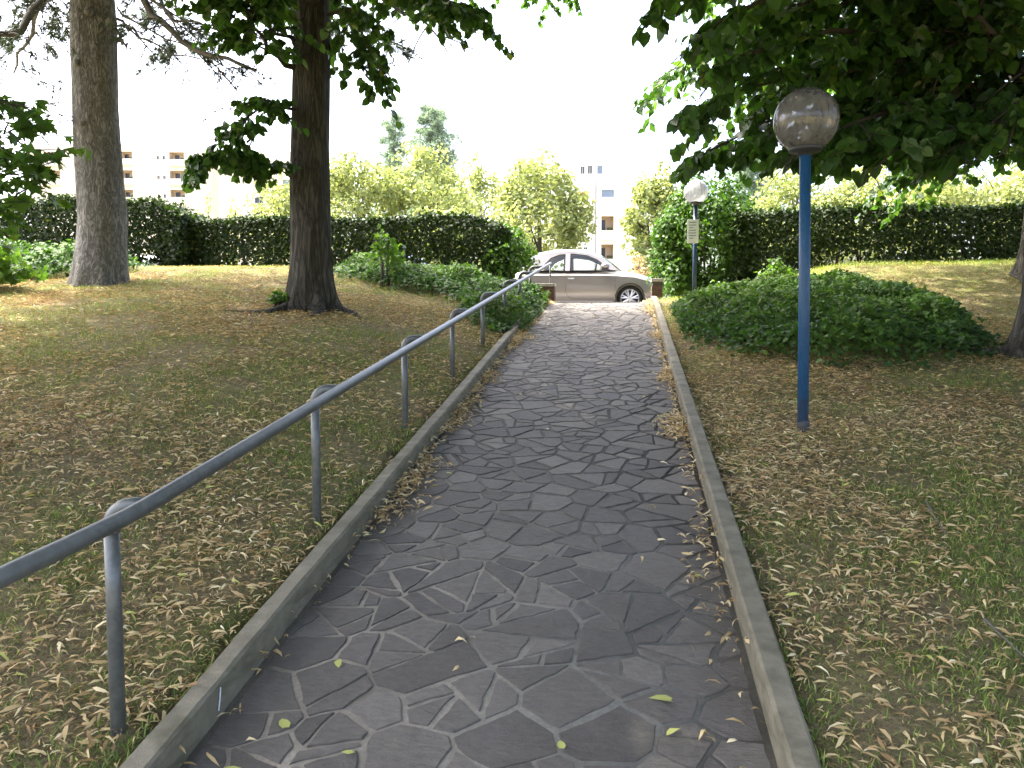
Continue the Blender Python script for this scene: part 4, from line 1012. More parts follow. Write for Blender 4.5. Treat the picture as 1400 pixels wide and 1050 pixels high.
# ------------------------------------------------------------------ grass and leaf litter
def off_path(x, y): return ((x < XL - KW - .01) | (x > XR + KW + .01)) & (y < 14.2)
def samples(n, seed, dmin=1.2, dmax=15.5, power=1.0):
    """points over the lawn, thinning with distance"""
    r = np.random.default_rng(seed); a = r.uniform(-.62, .72, n) + 0; d = dmin + (dmax - dmin) * r.random(n) ** power
    x = np.sin(a - YAW) * d; y = np.cos(a - YAW) * d; k = off_path(x, y); return x[k], y[k], r
def build_litter():
    x, y, r = samples(520000, 91, power=.78)
    f = fbm(x * 1.15, y * 1.15, 33) ; g = fbm(x * 5, y * 5, 35)
    near = sm(np.hypot(x, y), 6.5, 3.2)
    dens = np.clip((f - .27) * 2.8, .22, 1) * (.6 + 1.0 * g) * np.where(x < 0, 1, 1.0)
    dens *= np.where(x < -1.3, 1 - .72 * sm(y, 9.0, 12.0), 1 - .75 * sm(y, 10.6, 12.4))           # the upper left lawn is grassier
    k = r.random(len(x)) < dens * .60 * (.62 + .38 * sm(np.hypot(x, y), 2.4, 4.6)); x, y = x[k], y[k]; n = len(x)
    z = H(x, y) + .004 + .022 * r.random(n) ** 1.6
    a = r.uniform(0, 6.283, n); D = np.stack([np.cos(a), np.sin(a), r.normal(.05, .22, n)], -1); Nn = nrm(np.array([0, 0, 1.]) + r.normal(0, .45, (n, 3)))
    S = r.choice([.014, .022, .034, .046, .060], n) * r.uniform(.8, 1.2, n); sx = S * r.uniform(.40, 1.05, n)
    rnd = np.clip(r.beta(2.2, 2.2, n), 0, .97); rnd[r.random(n) < .03] = 1.0
    P = np.stack([x, y, z], -1); fr = np.hypot(x, y) > 6.5
    V1, T1 = scatter(*BRACT, P[~fr], D[~fr], Nn[~fr], S[~fr], sx[~fr]); V2, T2 = scatter(*OVAL, P[fr], D[fr], Nn[fr], S[fr], sx[fr] * .55)
    me = np_mesh('leaf_litter', np.concatenate([V1, V2]), np.concatenate([T1, T2 + len(V1)]), np.concatenate([np.repeat(rnd[~fr], 4), np.repeat(rnd[fr], 2)]))
    o = link('leaf_litter', me, M['bract']); tag(o, 'dry tan leaf litter strewn over the lawn', 'leaf litter', kind='stuff'); print('litter', n)
    # drifts at the feet of both kerbs, on the paving
    r = np.random.default_rng(92); V = []
    for side, x0 in ((-1, XL), (1, XR)):
        n = 5200; y = 1.8 + 11.6 * r.random(n) ** .9; c = fbm(y * 1.9, np.full(n, side * 3.), 4) ; w = np.clip((c - .36) * 4, .10, 1) * np.where(side > 0, .6 + .5 * sm(y, 3.4, 6), 1)
        k = r.random(n) < w * sm(y, 2.6, 4.4) * .9 + .05; y = y[k]; c = c[k]; off = np.abs(r.normal(0, 1, len(y))) * (.035 + .09 * np.clip(c - .42, 0, 1) * 2)
        xx = x0 - side * (.008 + off); zz = prof(y) + .012 + r.random(len(y)) * .05 * np.exp(-off / .06)
        V.append(np.stack([xx, y, zz], -1))
    P = np.concatenate(V); n = len(P); a = r.uniform(0, 6.283, n); D = np.stack([np.cos(a), np.sin(a), r.normal(.1, .3, n)], -1); Nn = nrm(np.array([0, 0, 1.]) + r.normal(0, .5, (n, 3)))
    S = r.uniform(.035, .07, n)
    o = link('kerbside_litter', scatter_mesh('kerbside_litter', BRACT, P, D, Nn, S, S * r.uniform(.5, 1.3, n), np.clip(r.beta(3, 2, n), 0, .97)), M['bract']); tag(o, 'drifts of dry tan leaves along the foot of both path kerbs', 'leaf litter', kind='stuff')
build_litter()
def build_grass():
    x, y, r = samples(580000, 95, power=.95)
    f = fbm(x * 1.15, y * 1.15, 33); g = fbm(x * 2.6 + 9, y * 2.6, 44)
    dens = np.clip((.74 - f) * 2.8, .25, 1) * np.clip((g - .25) * 3.2, .15, 1)
    dens = np.maximum(dens, .75 * sm(y, 9.8, 12.5) * (x < -1.3) * np.clip((g - .25) * 3, .2, 1))
    dens = np.maximum(dens, .95 * sm(y, 10.8, 12.4) * (x > 1.5))
    k = r.random(len(x)) < dens * .95; x, y = x[k], y[k]; n = len(x)
    P = np.stack([x, y, H(x, y) - .004], -1); a = r.uniform(0, 6.283, n); lean = r.uniform(.2, 1.2, (n, 1))
    D = nrm(np.stack([np.cos(a), np.sin(a), np.zeros(n)], -1) * lean + np.array([0, 0, 1.])); Nn = np.stack([np.cos(a), np.sin(a), -.2 * np.ones(n)], -1)
    S = r.uniform(.018, .052, n) * (1 + 1.3 * sm(y, 12.6, 13.7)); o = link('grass', scatter_mesh('grass', BLADE, P, D, Nn, S, np.full(n, .0042) * r.uniform(.6, 1.3, n), np.clip(r.normal(.5, .25, n) + .15 * (g[k] - .5), 0, 1)), M['grass'])
    tag(o, 'sparse short grass and moss growing through the leaf litter', 'grass', kind='stuff'); print('grass', n)
build_grass()
def build_fallen_leaves():
    r = np.random.default_rng(97)
    var = []
    for q in range(6):
        v, t = BRACT; v = v.copy(); v[:, 2] *= (.6, 1.6, 2.2, 1.0, 1.3, .4)[q]; v[:, 0] *= (1.4, 1.0, 1.6, 2.2, 1.2, 2.8)[q]; v[3:, 0] += (.0, .2, -.25, .1, -.1, .0)[q]
        me = np_mesh('fallen_leaf', v, t, np.full(len(t), (.55, .8, .68, .9, .72, 1.0)[q])); me.materials.append(M['bract']); var.append(me)
    spots = []
    while len(spots) < 64:
        y = 2.2 + 9.5 * r.random() ** 1.5; x = r.uniform(XL + .06, XR - .06)
        if r.random() < .45: x = (XR - abs(r.normal(0, .12)) - .05) if r.random() < .6 else (XL + abs(r.normal(0, .12)) + .05)
        spots.append((x, y, r.uniform(.028, .06), r.integers(0, 6)))
    for (x, y, s, q) in spots:
        o = bpy.data.objects.new('fallen_leaf', var[q]); COL.objects.link(o)
        o.location = (x, y, float(prof(y)) + .009); o.rotation_euler = (math.atan(SL) + r.normal(0, .12), r.normal(0, .15), r.uniform(0, 6.283)); o.scale = (s, s, s)
        tag(o, 'single dry leaf lying loose on the paving stones of the path', 'leaf', 'loose leaves on the paving')
    # a few that stand out: broad pale green leaves
    v, t = HEART; gm = np_mesh('fallen_leaf', v * np.array([.7, 1, 1]), t, np.full(len(t), 1.0)); gm.materials.append(M['bract'])
    for (px, py, lab, s, az) in ((390, 984, 'small yellow green leaf fallen on the paving near the left kerb, foreground', .055, .6), (917, 958, 'longest pale leaf on the paving, lower right part of the path', .07, 1.6), (958, 789, 'round pale green leaf on the paving near the right kerb', .05, 2.5), (326, 1046, 'pale leaf at the very bottom of the picture beside the left kerb', .06, 1.2), (768, 1020, 'curled leaf on the mortar at the bottom middle of the path', .04, .2)):
        d = EYE * FPX / (py - 277); P = W(px, py, d); x, y = P.x, P.y
        o = bpy.data.objects.new('fallen_leaf', gm); COL.objects.link(o); o.location = (x, y, float(prof(y)) + .010); o.rotation_euler = (math.atan(SL), .03, az); o.scale = (s, s, s); tag(o, lab, 'leaf', 'loose leaves on the paving')
    # twigs in the right lawn

    for (px0, py0, px1, py1, lab) in ((1266, 700, 1292, 748, 'thin dry twig lying in the litter of the right lawn, upper one'), (1345, 862, 1400, 915, 'thin pale twig lying in the grass at the lower right edge')):
        pts = []
        for t in np.linspace(0, 1, 6):
            px, py = px0 + (px1 - px0) * t, py0 + (py1 - py0) * t; d = float(1.53 * FPX / (py - 277)); P = W(float(px), float(py), d); pts.append((P.x, P.y + .01 * math.sin(t * 5), float(H(P.x, P.y)) + .03))
        o = MB().tube(pts, np.linspace(.005, .002, 6), 6).build('fallen_twig', M['grey_twig'], smooth=True); tag(o, lab, 'twig')
build_fallen_leaves()
# ------------------------------------------------------------------ cars
def bool_cut(o, cutters):
    for c in cutters:
        m = o.modifiers.new('cut', 'BOOLEAN'); m.operation = 'DIFFERENCE'; m.object = c; m.solver = 'EXACT'
    dg = bpy.context.evaluated_depsgraph_get(); dg.update()
    me = bpy.data.meshes.new_from_object(o.evaluated_get(dg)); o.modifiers.clear(); o.data = me
    for c in cutters: bpy.data.objects.remove(c)
    return o

def build_car(P, label):
    root = empty('parked_car', (0, 0, 0)); tag(root, label, 'car', 'cars parked behind the hedges')
    def part(mb, name, mat, parent=root, smooth=False):
        o = mb.build(name, mat, None, smooth); o.parent = parent; return o
    xs = [-2.83, -2.80, -2.70, -2.5, -2.3, -2.0, -1.7, -1.4, -1.1, -.8, -.5, -.26, -.1, .1, .3, .45, .56, .65, .70, .72]
    hw = np.interp(xs, [-2.83, -2.8, -2.7, -2.4, -1.9, -.6, 0, .4, .6, .7, .72], [.60, .66, .74, .795, .805, .81, .80, .745, .66, .55, .50])
    zb = np.interp(xs, [-2.83, -2.7, -2.5, -1.9, -.4, .3, .6, .72], [.36, .26, .22, .19, .19, .21, .23, .30])
    zs = np.interp(xs, [-2.83, -2.78, -2.6, -2.2, -1.3, -.3, .1, .45, .62, .72], [.56, .70, .84, .855, .85, .825, .79, .70, .61, .46])
    zt = np.interp(xs, [-2.83, -2.78, -2.68, -2.5, -.26, .1, .4, .56, .66, .72], [.60, .76, .91, .93, .935, .895, .815, .735, .64, .48])
    V, F = [], []; K = 10
    for x, w, b, s, t in zip(xs, hw, zb, zs, zt):
        half = [(0, b), (w * .72, b), (w - .045, b + .012), (w - .012, b + .07), (w, b + (s - b) * .42), (w - .004, b + (s - b) * .72), (w - .022, s - .022), (w - .055, s + .004), (w * .80, t - .012 if t > s else t), (0, max(t, s))]
        ring = half + [(-y, z) for y, z in half[-2:0:-1]]
        V += [(x, y, z) for y, z in ring]
    n = 2 * K - 2
    for i in range(len(xs) - 1):
        for j in range(n): q = (j + 1) % n; F.append((i * n + j, (i + 1) * n + j, (i + 1) * n + q, i * n + q))
    F.append(tuple(range(n))); F.append(tuple((len(xs) - 1) * n + j for j in range(n - 1, -1, -1)))
    body = part(MB().add(V, F), 'body', M['silver'])
    bm = bmesh.new(); bm.from_mesh(body.data); bmesh.ops.recalc_face_normals(bm, faces=bm.faces[:]); bm.to_mesh(body.data); bm.free()
    cut = []
    for x in (0, -2.3):
        for s in (-1, 1):
            cut.append(MB().tube([(x, s * .50, .30), (x, s * 1.1, .30)], .335, 32).build('cutter', M['black']))
    for c in cut:
        bm = bmesh.new(); bm.from_mesh(c.data); bmesh.ops.recalc_face_normals(bm, faces=bm.faces[:]); bm.to_mesh(c.data); bm.free()
    bool_cut(body, cut)
    body.data.polygons.foreach_set('use_smooth', np.ones(len(body.data.polygons), bool)); body.data.set_sharp_from_angle(angle=R_(32))
    if not body.data.materials: body.data.materials.append(M['silver'])
    # greenhouse
    out = [(-.235, .925), (-.46, 1.085), (-.69, 1.235), (-.94, 1.335), (-1.3, 1.385), (-1.7, 1.385), (-2.1, 1.315), (-2.43, 1.13), (-2.66, .91)]
    inn = [(-.44, .942), (-.56, 1.055), (-.74, 1.19), (-.97, 1.290), (-1.3, 1.335), (-1.62, 1.318), (-1.82, 1.235), (-1.95, 1.10), (-1.98, .942)]
    yz = lambda z: .745 - (z - .92) * .42
    for s in (-1, 1):
        mb = MB(); A = [(x, s * yz(z), z) for x, z in out]; B = [(x, s * (yz(z) - .004), z) for x, z in inn]; k = len(A)
        F = [(i, i + 1, k + i + 1, k + i) for i in range(k - 1)]
        mb.add(A + B, F); o = part(mb, 'window_frame', M['silver'], smooth=False)
        cx, cz = -1.2, 1.08; C_ = [(cx + (x - cx) * .965, s * (yz(z) + .003), cz + (z - cz) * .93) for x, z in inn]; D_ = [(x, s * (yz(z) + .002), z) for x, z in inn]
        part(MB().add(D_ + C_, [(i, (i + 1) % k, k + (i + 1) % k, k + i) for i in range(k)]), 'window_seal', M['black'])
        part(MB().add([(x, s * (yz(z) - .006), z) for x, z in ((-1.475, .93), (-1.475, 1.34), (-1.36, 1.34), (-1.36, .93))] + [(x, s * (yz(z) + .008), z) for x, z in ((-1.47, .93), (-1.47, 1.34), (-1.365, 1.34), (-1.365, .93))], [(4, 5, 6, 7), (0, 1, 5, 4), (3, 2, 6, 7)]), 'middle_pillar', M['silver'])
        q = [p for p in inn if p[0] > -1.36]; pane = [(-1.36, .942)] + q + [(-1.36, 1.330)]
        part(MB().add([(x, s * (yz(z) - .010), z) for x, z in pane], [tuple(range(len(pane)))]), 'door_window', M['glass'])
        q = [p for p in inn if p[0] < -1.47]; pane = [(-1.47, 1.325)] + q + [(-1.47, .942)]
        part(MB().add([(x, s * (yz(z) - .010), z) for x, z in pane], [tuple(range(len(pane)))]), 'quarter_window', M['glass'])
        part(MB().tube([(-.66, s * (yz(.95) + .004), .95), (-.66, s * (yz(1.08) + .004), 1.085)], .012, 6), 'quarter_light_bar', M['black'])
        # mirror
        m = MB(); c = (-.555, s * .88, 1.015)
        m.lathe([(.001, -.06), (.06, -.055), (.092, -.02), (.096, .02), (.07, .065), (.001, .082)], c, 14)
        o = part(m, 'mirror', M['silver'], smooth=True)
        part(MB().box((-.635, s * .88 - .07, .90), (-.505, s * .88 + .07, .985)), 'mirror_housing', M['black'], o)
        part(MB().tube([(-.53, s * .74, .955), (-.545, s * .84, .975)], .022, 8), 'mirror_arm', M['black'], o)
        # door lines and handle
        w = lambda x: float(np.interp(x, xs, hw))
        def sy(x, z):
            b, sh, ww = float(np.interp(x, xs, zb)), float(np.interp(x, xs, zs)), w(x)
            return float(np.interp(z, [b + .012, b + .07, b + (sh - b) * .42, b + (sh - b) * .72, sh - .022, sh + .004, sh + .06], [ww - .045, ww - .012, ww, ww - .004, ww - .022, ww - .055, ww - .10]))
        ln = [(-1.46, .86), (-1.465, .80), (-1.465, .60), (-1.455, .47), (-1.42, .38), (-1.35, .31), (-1.25, .29), (-.9, .285), (-.42, .285), (-.34, .34), (-.335, .55), (-.33, .72), (-.30, .84)]
        door = part(MB().tube([(x, s * (sy(x, z) - .001), z) for x, z in ln], .0045, 5), 'door', M['black'])
        part(MB().box((-1.40, s * sy(-1.33, .755) - .012, .738), (-1.26, s * sy(-1.33, .755) + .012, .768)), 'door_handle', M['chrome'], door)
        part(MB().tube([(x, s * (sy(x, .225) + .004), .225) for x in np.linspace(-1.9, -.38, 8)], .011, 6), 'sill_strip', M['silver'])
        o = part(MB().add(*_disc((.60, s * .53, .62), (.75, s * .45, .28), .105, 16)), 'headlight', M['headlight'])
        part(MB().add(*_disc((-2.79, s * .62, .72), (-.9, s * .35, .1), .085, 14)), 'tail_light', M['tail'])
    # top skin
    k = len(out); cols = np.linspace(-1, 1, 9)
    def skin(i0, i1, name, mat, smooth=True):
        V, F = [], []
        for (x, z) in out[i0:i1 + 1]:
            t = (x + 1.3); bul = .10 * np.clip(t / 1.0, -1, 1)
            for c in cols: V.append((x + bul * (1 - c * c) * (1 if z < 1.3 else .2), c * yz(z), z + (.085 if z > 1.0 else .02) * (1 - c ** 4) * np.clip((z - .92) / .35, 0, 1)))
        m = len(cols)
        for a in range(i1 - i0):
            for b in range(m - 1): F.append((a * m + b, a * m + b + 1, (a + 1) * m + b + 1, (a + 1) * m + b))
        return part(MB().add(V, F), name, mat, smooth=smooth)
    skin(0, 2, 'windscreen', M['glass']); skin(2, 6, 'roof', M['silver']); skin(6, 8, 'rear_window', M['glass'])
    # cabin interior
    part(MB().box((-2.4, -.66, .936), (-.32, .66, .942)), 'cabin_trim', M['interior'])
    for s in (-1, 1):
        st = part(MB().box((-1.52, s * .34 - .20, .6), (-1.40, s * .34 + .20, 1.06)), 'seat', M['interior'])
        part(MB().box((-1.52, s * .34 - .11, 1.10), (-1.43, s * .34 + .11, 1.23)), 'headrest', M['interior'], st)
    ring = [(-.82 + .03 * math.sin(a), .34 + .17 * math.cos(a), 1.0 + .165 * math.sin(a)) for a in np.linspace(0, 6.283, 20)]
    part(MB().tube(ring, .014, 6), 'steering_wheel', M['interior'])
    part(MB().box((.68, -.26, .34), (.735, .26, .46)), 'number_plate', M['white_paint'])
    # wheels
    for x in (0, -2.3):
        for s in (-1, 1):
            whl = part(MB().add(*_ylathe([(.195, -.08), (.255, -.095), (.285, -.075), (.292, -.03), (.292, .03), (.285, .075), (.255, .095), (.195, .08)], (x, s * .70, .292), 32)), 'wheel', M['tyre'], smooth=True)
            yo = s * .785
            part(MB().add(*_ylathe([(.20, s * .06), (.212, s * .092), (.205, s * .088), (.185, s * .07), (.185, s * .02)], (x, s * .70, .292), 32)), 'rim', M['alloy'], whl, True)
            part(MB().add(*_disc((x, s * .715, .292), (0, s, 0), .19, 24)), 'brake_disc', M['black'], whl)
            sp = MB()
            for q in range(7):
                for dv in (-.17, .17):
                    a0 = q * 2 * math.pi / 7 + .2; a1 = a0 + dv
                    p0 = (x + .045 * math.cos(a0), yo, .292 + .045 * math.sin(a0)); p1 = (x + .195 * math.cos(a1), yo - s * .008, .292 + .195 * math.sin(a1))
                    sp.tube([p0, p1], [.020, .017], 6)
            sp.tube([(x, yo - s * .02, .292), (x, yo + s * .012, .292)], .055, 14)
            part(sp, 'spokes', M['alloy'], whl)
            part(MB().add(*_ylathe([(.334, -.20), (.334, .085)], (x, s * .70, .30), 32)), 'wheel_arch', M['black'], smooth=True)
    root.location = P
    return root
def _disc(c, nrm_, r, n):
    c = Vector(c); w = Vector(nrm_).normalized(); a = w.orthogonal().normalized(); b = w.cross(a)
    V = [c + w * .028] + [c + (a * math.cos(2 * math.pi * i / n) + b * math.sin(2 * math.pi * i / n)) * r * .6 + w * .022 for i in range(n)] + [c + (a * math.cos(2 * math.pi * i / n) + b * math.sin(2 * math.pi * i / n)) * r for i in range(n)]
    F = [(0, 1 + i, 1 + (i + 1) % n) for i in range(n)] + [(1 + i, 1 + n + i, 1 + n + (i + 1) % n, 1 + (i + 1) % n) for i in range(n)]
    return V, F
def _ylathe(pr, c, n):
    V, F = [], []
    for (r, y) in pr:
        for j in range(n): th = 2 * math.pi * j / n; V.append((c[0] + r * math.cos(th), c[1] + y, c[2] + r * math.sin(th)))
    for i in range(len(pr) - 1):
        for j in range(n): q = (j + 1) % n; F.append((i * n + j, i * n + q, (i + 1) * n + q, (i + 1) * n + j))
    return V, F
def copy_tree(o, parent=None, swap=None):
    c = o.copy(); COL.objects.link(c); c.parent = parent
    if swap and c.type == 'MESH' and c.data.materials and c.data.materials[0] == M['silver']:
        c.material_slots[0].link = 'OBJECT'; c.material_slots[0].material = swap
    for ch in o.children: copy_tree(ch, c, swap)
    return c
pc = W(861, 424, 18.2)
car = build_car((pc.x, pc.y + .80, ROAD_Z), 'silver beige small hatchback parked across the top of the path')
c2 = copy_tree(car, None, M['navy']); c2.location = (pc.x - 4.35, pc.y + .85, ROAD_Z); c2['label'] = 'dark blue hatchback glimpsed through the loose shrub behind the left hedge end'
c3 = copy_tree(car, None, M['white_paint']); c3.location = (pc.x - 10.6, pc.y + .9, ROAD_Z); c3['label'] = 'white hatchback glimpsed through gaps low in the left hedge by the conifer'

# ------------------------------------------------------------------ street trees and buildings beyond the road
GZ = ROAD_Z + .09
def street_tree(label, px, top_v, wpx, d, n, seed, leafm='bgleaf', bottom=.25, size=.17, name='street_tree'):
    P = W(px, 450, d); top = EYE + (450 - top_v) * d / FPX; rad = wpx / 2 * 1.38 * d / FPX; hgt = top - GZ; n = int(n * 1.7); bottom = min(bottom, .12)
    r = np.random.default_rng(seed); root = empty(name, (P.x, P.y, GZ)); tag(root, label, 'tree', 'trees beyond the road')
    ch = hgt * (1 - bottom) / 2; cz = top - ch
    lob = 46; a = r.uniform(0, 6.283, lob); e = np.arcsin(r.uniform(-.9, 1, lob)); q = r.uniform(.45, .80, lob)
    lc = np.stack([np.cos(a) * np.cos(e) * q, np.sin(a) * np.cos(e) * q, np.sin(e) * q], -1); lr = r.uniform(.18, .36, lob)
    i = r.integers(0, lob, n); dd = nrm(r.normal(size=(n, 3))); q = lc[i] + dd * (lr[i] * np.cbrt(r.uniform(.15, 1, n)))[:, None] * np.array([1, 1, .75])
    tp = 1 - .12 * np.clip(q[:, 2:3], 0, 1)
    X = np.stack([P.x + q[:, 0] * rad * tp[:, 0], P.y + q[:, 1] * rad * tp[:, 0], cz + q[:, 2] * ch], -1)
    Nn = nrm(dd * .6 + r.normal(0, .55, X.shape) + np.array([0, 0, .4])); D = nrm(np.cross(Nn, r.normal(size=X.shape)) + np.array([0, 0, -.2]))
    S = r.uniform(.6, 1.25, n) * size
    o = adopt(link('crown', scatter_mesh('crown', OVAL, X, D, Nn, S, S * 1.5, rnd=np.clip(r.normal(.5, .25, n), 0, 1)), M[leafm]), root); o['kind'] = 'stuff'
    MB().tube([(P.x, P.y, GZ - .1), (P.x + .05, P.y, GZ + hgt * .3), (P.x, P.y, GZ + hgt * .75)], [.14, .11, .04], 9).build('trunk', M['twig'], root, smooth=True)
    for k in range(6):
        j = r.integers(0, lob); t = lc[j]
        MB().tube([(P.x + .02, P.y, GZ + hgt * r.uniform(.28, .5)), (P.x + t[0] * rad * .5, P.y + t[1] * rad * .5, cz + t[2] * ch * .6 - .2), (P.x + t[0] * rad, P.y + t[1] * rad, cz + t[2] * ch)], [.05, .035, .01], 6, False).build('limb', M['twig'], root)
    return root
ST = [
 ('round yellow green street tree just right of the central lime trunk', 498, 190, 116, 34, 5600, 1),
 ('round yellow green street tree standing before the two cedars', 590, 186, 122, 36, 5600, 2),
 ('narrow pale street tree between the round trees and the white apartment house', 657, 200, 72, 42, 2800, 3),
 ('full street tree at the left edge of the white apartment house, above the silver car', 736, 203, 118, 31, 5600, 4, 'bgleaf', .12),
 ('yellow green street tree half hidden behind the central lime trunk', 384, 222, 90, 40, 3000, 5),
 ('street tree showing left of the rounded bush', 893, 216, 66, 30, 3200, 6, 'bgleaf', .1),
 ('yellow green tree right of the bluish cedar behind the near lamp pole', 1085, 208, 110, 36, 4000, 7),
 ('broad yellow green tree behind the right hedge, left of its neighbour', 1195, 190, 175, 34, 6500, 8),
 ('broad yellow green tree behind the right hedge at the frame edge', 1340, 185, 180, 32, 6500, 9),
]
for t in ST: street_tree(*t)
street_tree('low yellow green shrub tree beyond the left hedge top, below the cedars', 612, 262, 90, 27, 2200, 21, 'bgleaf', .02, .14)
street_tree('low pale shrub tree beyond the left hedge end, left of the white apartment house', 690, 268, 70, 28, 1800, 22, 'bgleaf', .02, .14)
street_tree('slender young tree before the cream apartment block, left of the white pipe', 286, 255, 30, 62, 420, 23, 'bgleaf', .1, .22)
street_tree('slender young tree before the cream apartment block, right of the white pipe', 324, 252, 24, 62, 380, 24, 'bgleaf', .1, .22)
street_tree('dry ochre shrub beyond the bonnet of the silver car', 872, 340, 34, 25, 700, 25, 'bract', .02, .09, 'street_shrub')

def cedar(label, px, top_v, wpx, d, tiers, seed, dens=26):
    P = W(px, 450, d); top = EYE + (450 - top_v) * d / FPX; rad = wpx / 2 * d / FPX; r = np.random.default_rng(seed)
    root = empty('cedar_tree', (P.x, P.y, GZ)); tag(root, label, 'tree', 'trees beyond the road')
    MB().tube([(P.x, P.y, GZ - .1), (P.x, P.y, top - .3)], [.28, .04], 9).build('trunk', M['grey_twig'], root, smooth=True)
    Ps, Ds = [], []
    for k in range(tiers):
        f = (k + .5) / tiers; z = GZ + (top - GZ) * (.25 + .75 * f); L = rad * (1.1 - .75 * f) * r.uniform(.6, 1.15); az = k * 2.4 + r.uniform(-.4, .4)
        e = np.array([P.x + math.cos(az) * L, P.y + math.sin(az) * L, z + .15 * L]); a = np.array([P.x, P.y, z])
        MB().tube([tuple(a), tuple((a + e) / 2 + [0, 0, .1]), tuple(e)], [.06, .04, .012], 5, False).build('limb', M['grey_twig'], root)
        n = int(dens * (1 + L)); t = r.uniform(.15, 1, n)[:, None]; p = a + (e - a) * t + r.normal(0, 1, (n, 3)) * np.array([.30, .30, .24]) * L * .6 - np.array([0, 0, .14]) * L * t ** 2; Ps.append(p)
        Ds.append(nrm(np.tile(e - a, (n, 1)) * .6 + r.normal(0, .6, (n, 3)) + np.array([0, 0, -.35])))
    X = np.concatenate(Ps); D = np.concatenate(Ds)
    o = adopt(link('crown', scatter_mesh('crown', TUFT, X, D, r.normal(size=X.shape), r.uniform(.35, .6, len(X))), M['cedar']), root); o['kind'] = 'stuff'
cedar('narrower left one of the two cedars above the round street trees', 540, 162, 84, 62, 46, 31, 34)
cedar('taller right one of the two cedars above the round street trees', 592, 152, 120, 58, 60, 32, 40)
cedar('sparse bluish cedar between the rounded bush and the near lamp pole', 1022, 205, 130, 48, 44, 33, 30)

def facade(name, label, px0, px1, top_v, d, openings, wall, depth=12., roofv=None):
    """apartment house whose front stands at camera depth d; openings are (px0, px1, v0, v1, kind) on that front"""
    o0 = W(px0, 450, d); k = d / FPX; root = empty(name, (o0.x, o0.y, GZ)); root.rotation_euler = (0, 0, YAW); tag(root, label, 'building', 'apartment houses beyond the road')
    Wd = (px1 - px0) * k; zz = lambda v: EYE + (450 - v) * k - GZ; top = zz(top_v); X = lambda p: (p - px0) * k
    def part(mb, nm, mt, parent=root): o = mb.build(nm, mt); o.parent = parent; return o
    ops = [(X(a), X(b), zz(v1), zz(v0), kd) for a, b, v0, v1, kd in openings]
    gx = sorted({0, Wd, *[q for o in ops for q in o[:2]]}); gz = sorted({-.2, top, *[q for o in ops for q in o[2:4]]})
    mb = MB()
    for i in range(len(gx) - 1):
        for j in range(len(gz) - 1):
            cx, cz = (gx[i] + gx[i + 1]) / 2, (gz[j] + gz[j + 1]) / 2
            if any(o[0] < cx < o[1] and o[2] < cz < o[3] for o in ops): continue
            mb.add([(gx[i], 0, gz[j]), (gx[i + 1], 0, gz[j]), (gx[i + 1], 0, gz[j + 1]), (gx[i], 0, gz[j + 1])], [(0, 1, 2, 3)])
    for (a, b) in ((0, 0), (Wd, Wd)): mb.add([(a, 0, -.2), (a, depth, -.2), (a, depth, top), (a, 0, top)], [(0, 1, 2, 3)])
    mb.add([(0, depth, -.2), (Wd, depth, -.2), (Wd, depth, top), (0, depth, top)], [(3, 2, 1, 0)])
    part(mb, 'wall', wall)
    rf = part(MB().box((-.05, -.06, top + .003), (Wd + .05, depth + .06, top + .22)), 'roof', M['roofing'])
    part(MB().box((Wd * .3, depth * .4, top + .283), (Wd * .3 + 1.0, depth * .4 + .8, top + 1.5)), 'chimney', wall, rf)
    for (a, b, c, e, kd) in ops:
        dp = {'window': .18, 'shutter': .10, 'loggia': 1.5}[kd]
        mr = MB().add([(a, 0, c), (b, 0, c), (b, 0, e), (a, 0, e), (a, dp, c), (b, dp, c), (b, dp, e), (a, dp, e)], [(0, 1, 5, 4), (1, 2, 6, 5), (2, 3, 7, 6), (3, 0, 4, 7)])
        if kd == 'loggia':
            mr.add([(a, dp, c), (b, dp, c), (b, dp, e), (a, dp, e)], [(0, 1, 2, 3)])
            lo = part(mr, 'balcony', M['recess'])
            part(MB().box((a - .12, -.55, c - .95), (b + .12, -.002, c + .05)), 'parapet', M['slab'], lo)
            w = (b - a); dr = part(MB().box((a + w * .15, dp - .06, c + .02), (a + w * .45, dp - .01, c + (e - c) * .85)), 'balcony_door', M['pane'], lo)
            part(MB().tube([(b - w * .25, dp * .5, c + .05), (b - w * .25, dp * .5, c + .5)], [.22, .30], 8), 'flower_pot', M['bgleaf'], lo)
        else:
            f = part(mr, 'window', M['frame'])
            part(MB().box((a + .004, dp - .03, c + .004), (b - .004, dp, e - .004)), 'pane' if kd == 'window' else 'shutter', M['pane'] if kd == 'window' else M['shutter'], f)
            if kd == 'window': part(MB().box(((a + b) / 2 - .03, dp - .06, c + .004), ((a + b) / 2 + .03, dp - .032, e - .004)), 'frame', M['frame'], f)
            part(MB().box((a - .06, -.10, c - .07), (b + .06, -.002, c - .003)), 'sill', M['slab'], f)
    return root, X, zz, part
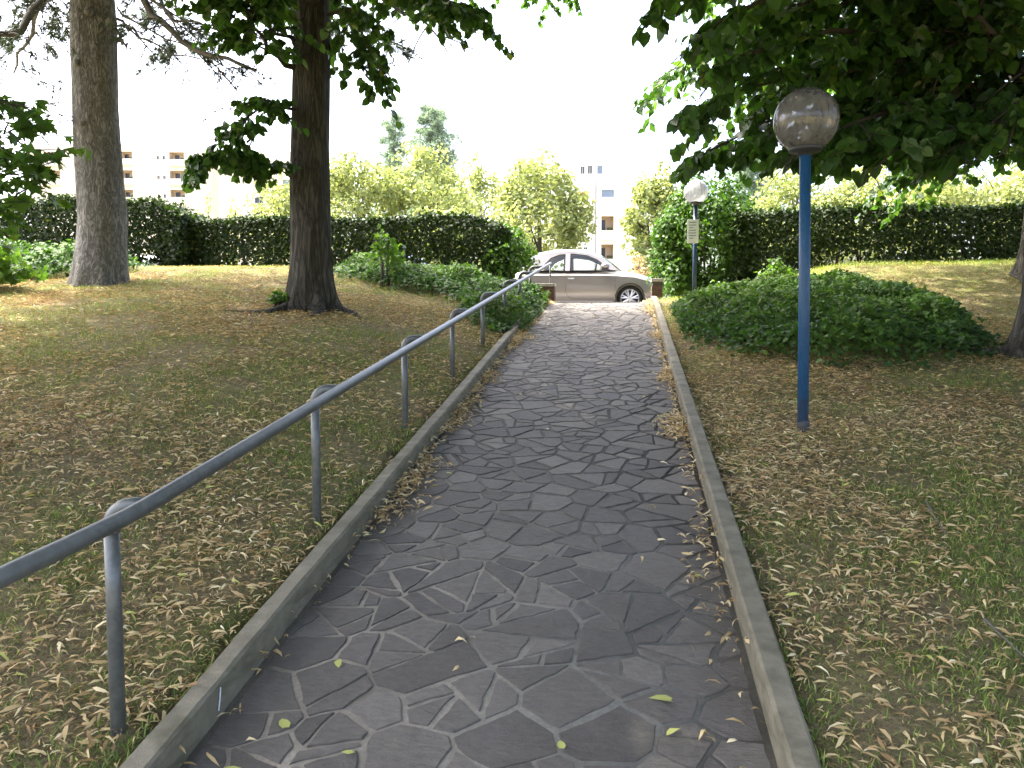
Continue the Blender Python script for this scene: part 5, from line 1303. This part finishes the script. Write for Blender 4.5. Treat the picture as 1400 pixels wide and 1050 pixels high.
b1, X, zz, part = facade('apartment_block', 'cream apartment block with shade-tinted recessed balconies seen between conifer and lime tree', 50, 285, 203, 135,
   [(170, 188, 211, 222, 'loggia'), (170, 188, 236, 248, 'loggia'), (170, 188, 262, 273, 'loggia'), (238, 258, 212, 223, 'loggia'), (238, 258, 236.5, 248.5, 'loggia'), (238, 258, 262, 273, 'loggia'), (238, 258, 286, 297, 'loggia'),
    (221, 224.5, 217, 222, 'window'), (229, 232.5, 217, 222, 'window'), (221, 224.5, 243, 248, 'window'), (229, 232.5, 243, 248, 'window'), (221, 224.5, 268, 273, 'window'), (229, 232.5, 268, 273, 'window'),
    (70, 90, 212, 223, 'loggia'), (70, 90, 236.5, 248.5, 'loggia')], M['cream'])
b2, X, zz, part = facade('apartment_block', 'pale annex of the cream block with blue shuttered windows and a thin pipe', 285.5, 420, 213, 139,
   [(352, 364, 226, 235, 'window'), (352, 364, 248.5, 258, 'shutter'), (352, 364, 271, 280, 'window'), (390, 402, 226, 235, 'window'), (390, 402, 248.5, 258, 'shutter')], M['cream'])
part(MB().tube([(X(304), -.12, 0), (X(304), -.12, zz(236))], .12, 8), 'downpipe', M['slab'])
b3, X, zz, part = facade('apartment_house', 'overexposed white apartment house rising behind the silver car', 690, 862, 196, 86,
   [(793, 798, 231, 241, 'window'), (802.5, 808, 230, 241, 'window'), (782, 803, 265, 280, 'loggia'), (785, 791, 308, 317, 'window'), (795, 801, 308, 317, 'window'), (821, 838, 297, 318, 'loggia'), (821, 838, 335, 356, 'loggia'), (821, 838, 262, 272, 'shutter'),
    (775, 780, 339, 342, 'window'), (782.5, 787, 339, 342, 'window'), (790, 795, 339, 342, 'window'), (797.5, 802.5, 339, 342, 'window'), (815, 822, 230, 241, 'shutter'), (720, 727, 231, 241, 'window'), (735, 742, 231, 241, 'window'), (720, 727, 270, 280, 'window'), (735, 742, 270, 280, 'window')], M['white_wall'])
part(MB().tube([(X(813), -.1, 0), (X(813), -.1, zz(252))], .09, 8), 'downpipe', M['pipe'])
b4, X, zz, part = facade('apartment_house', 'lower white wing of the apartment house left of the rounded bush', 862.5, 960, 285, 84, [(876, 883, 300, 312, 'shutter'), (876, 883, 335, 350, 'window'), (905, 912, 300, 312, 'window')], M['white_wall'])
part(MB().tube([(X(869), -.1, 0), (X(869), -.1, zz(296))], .09, 8), 'downpipe', M['pipe'])
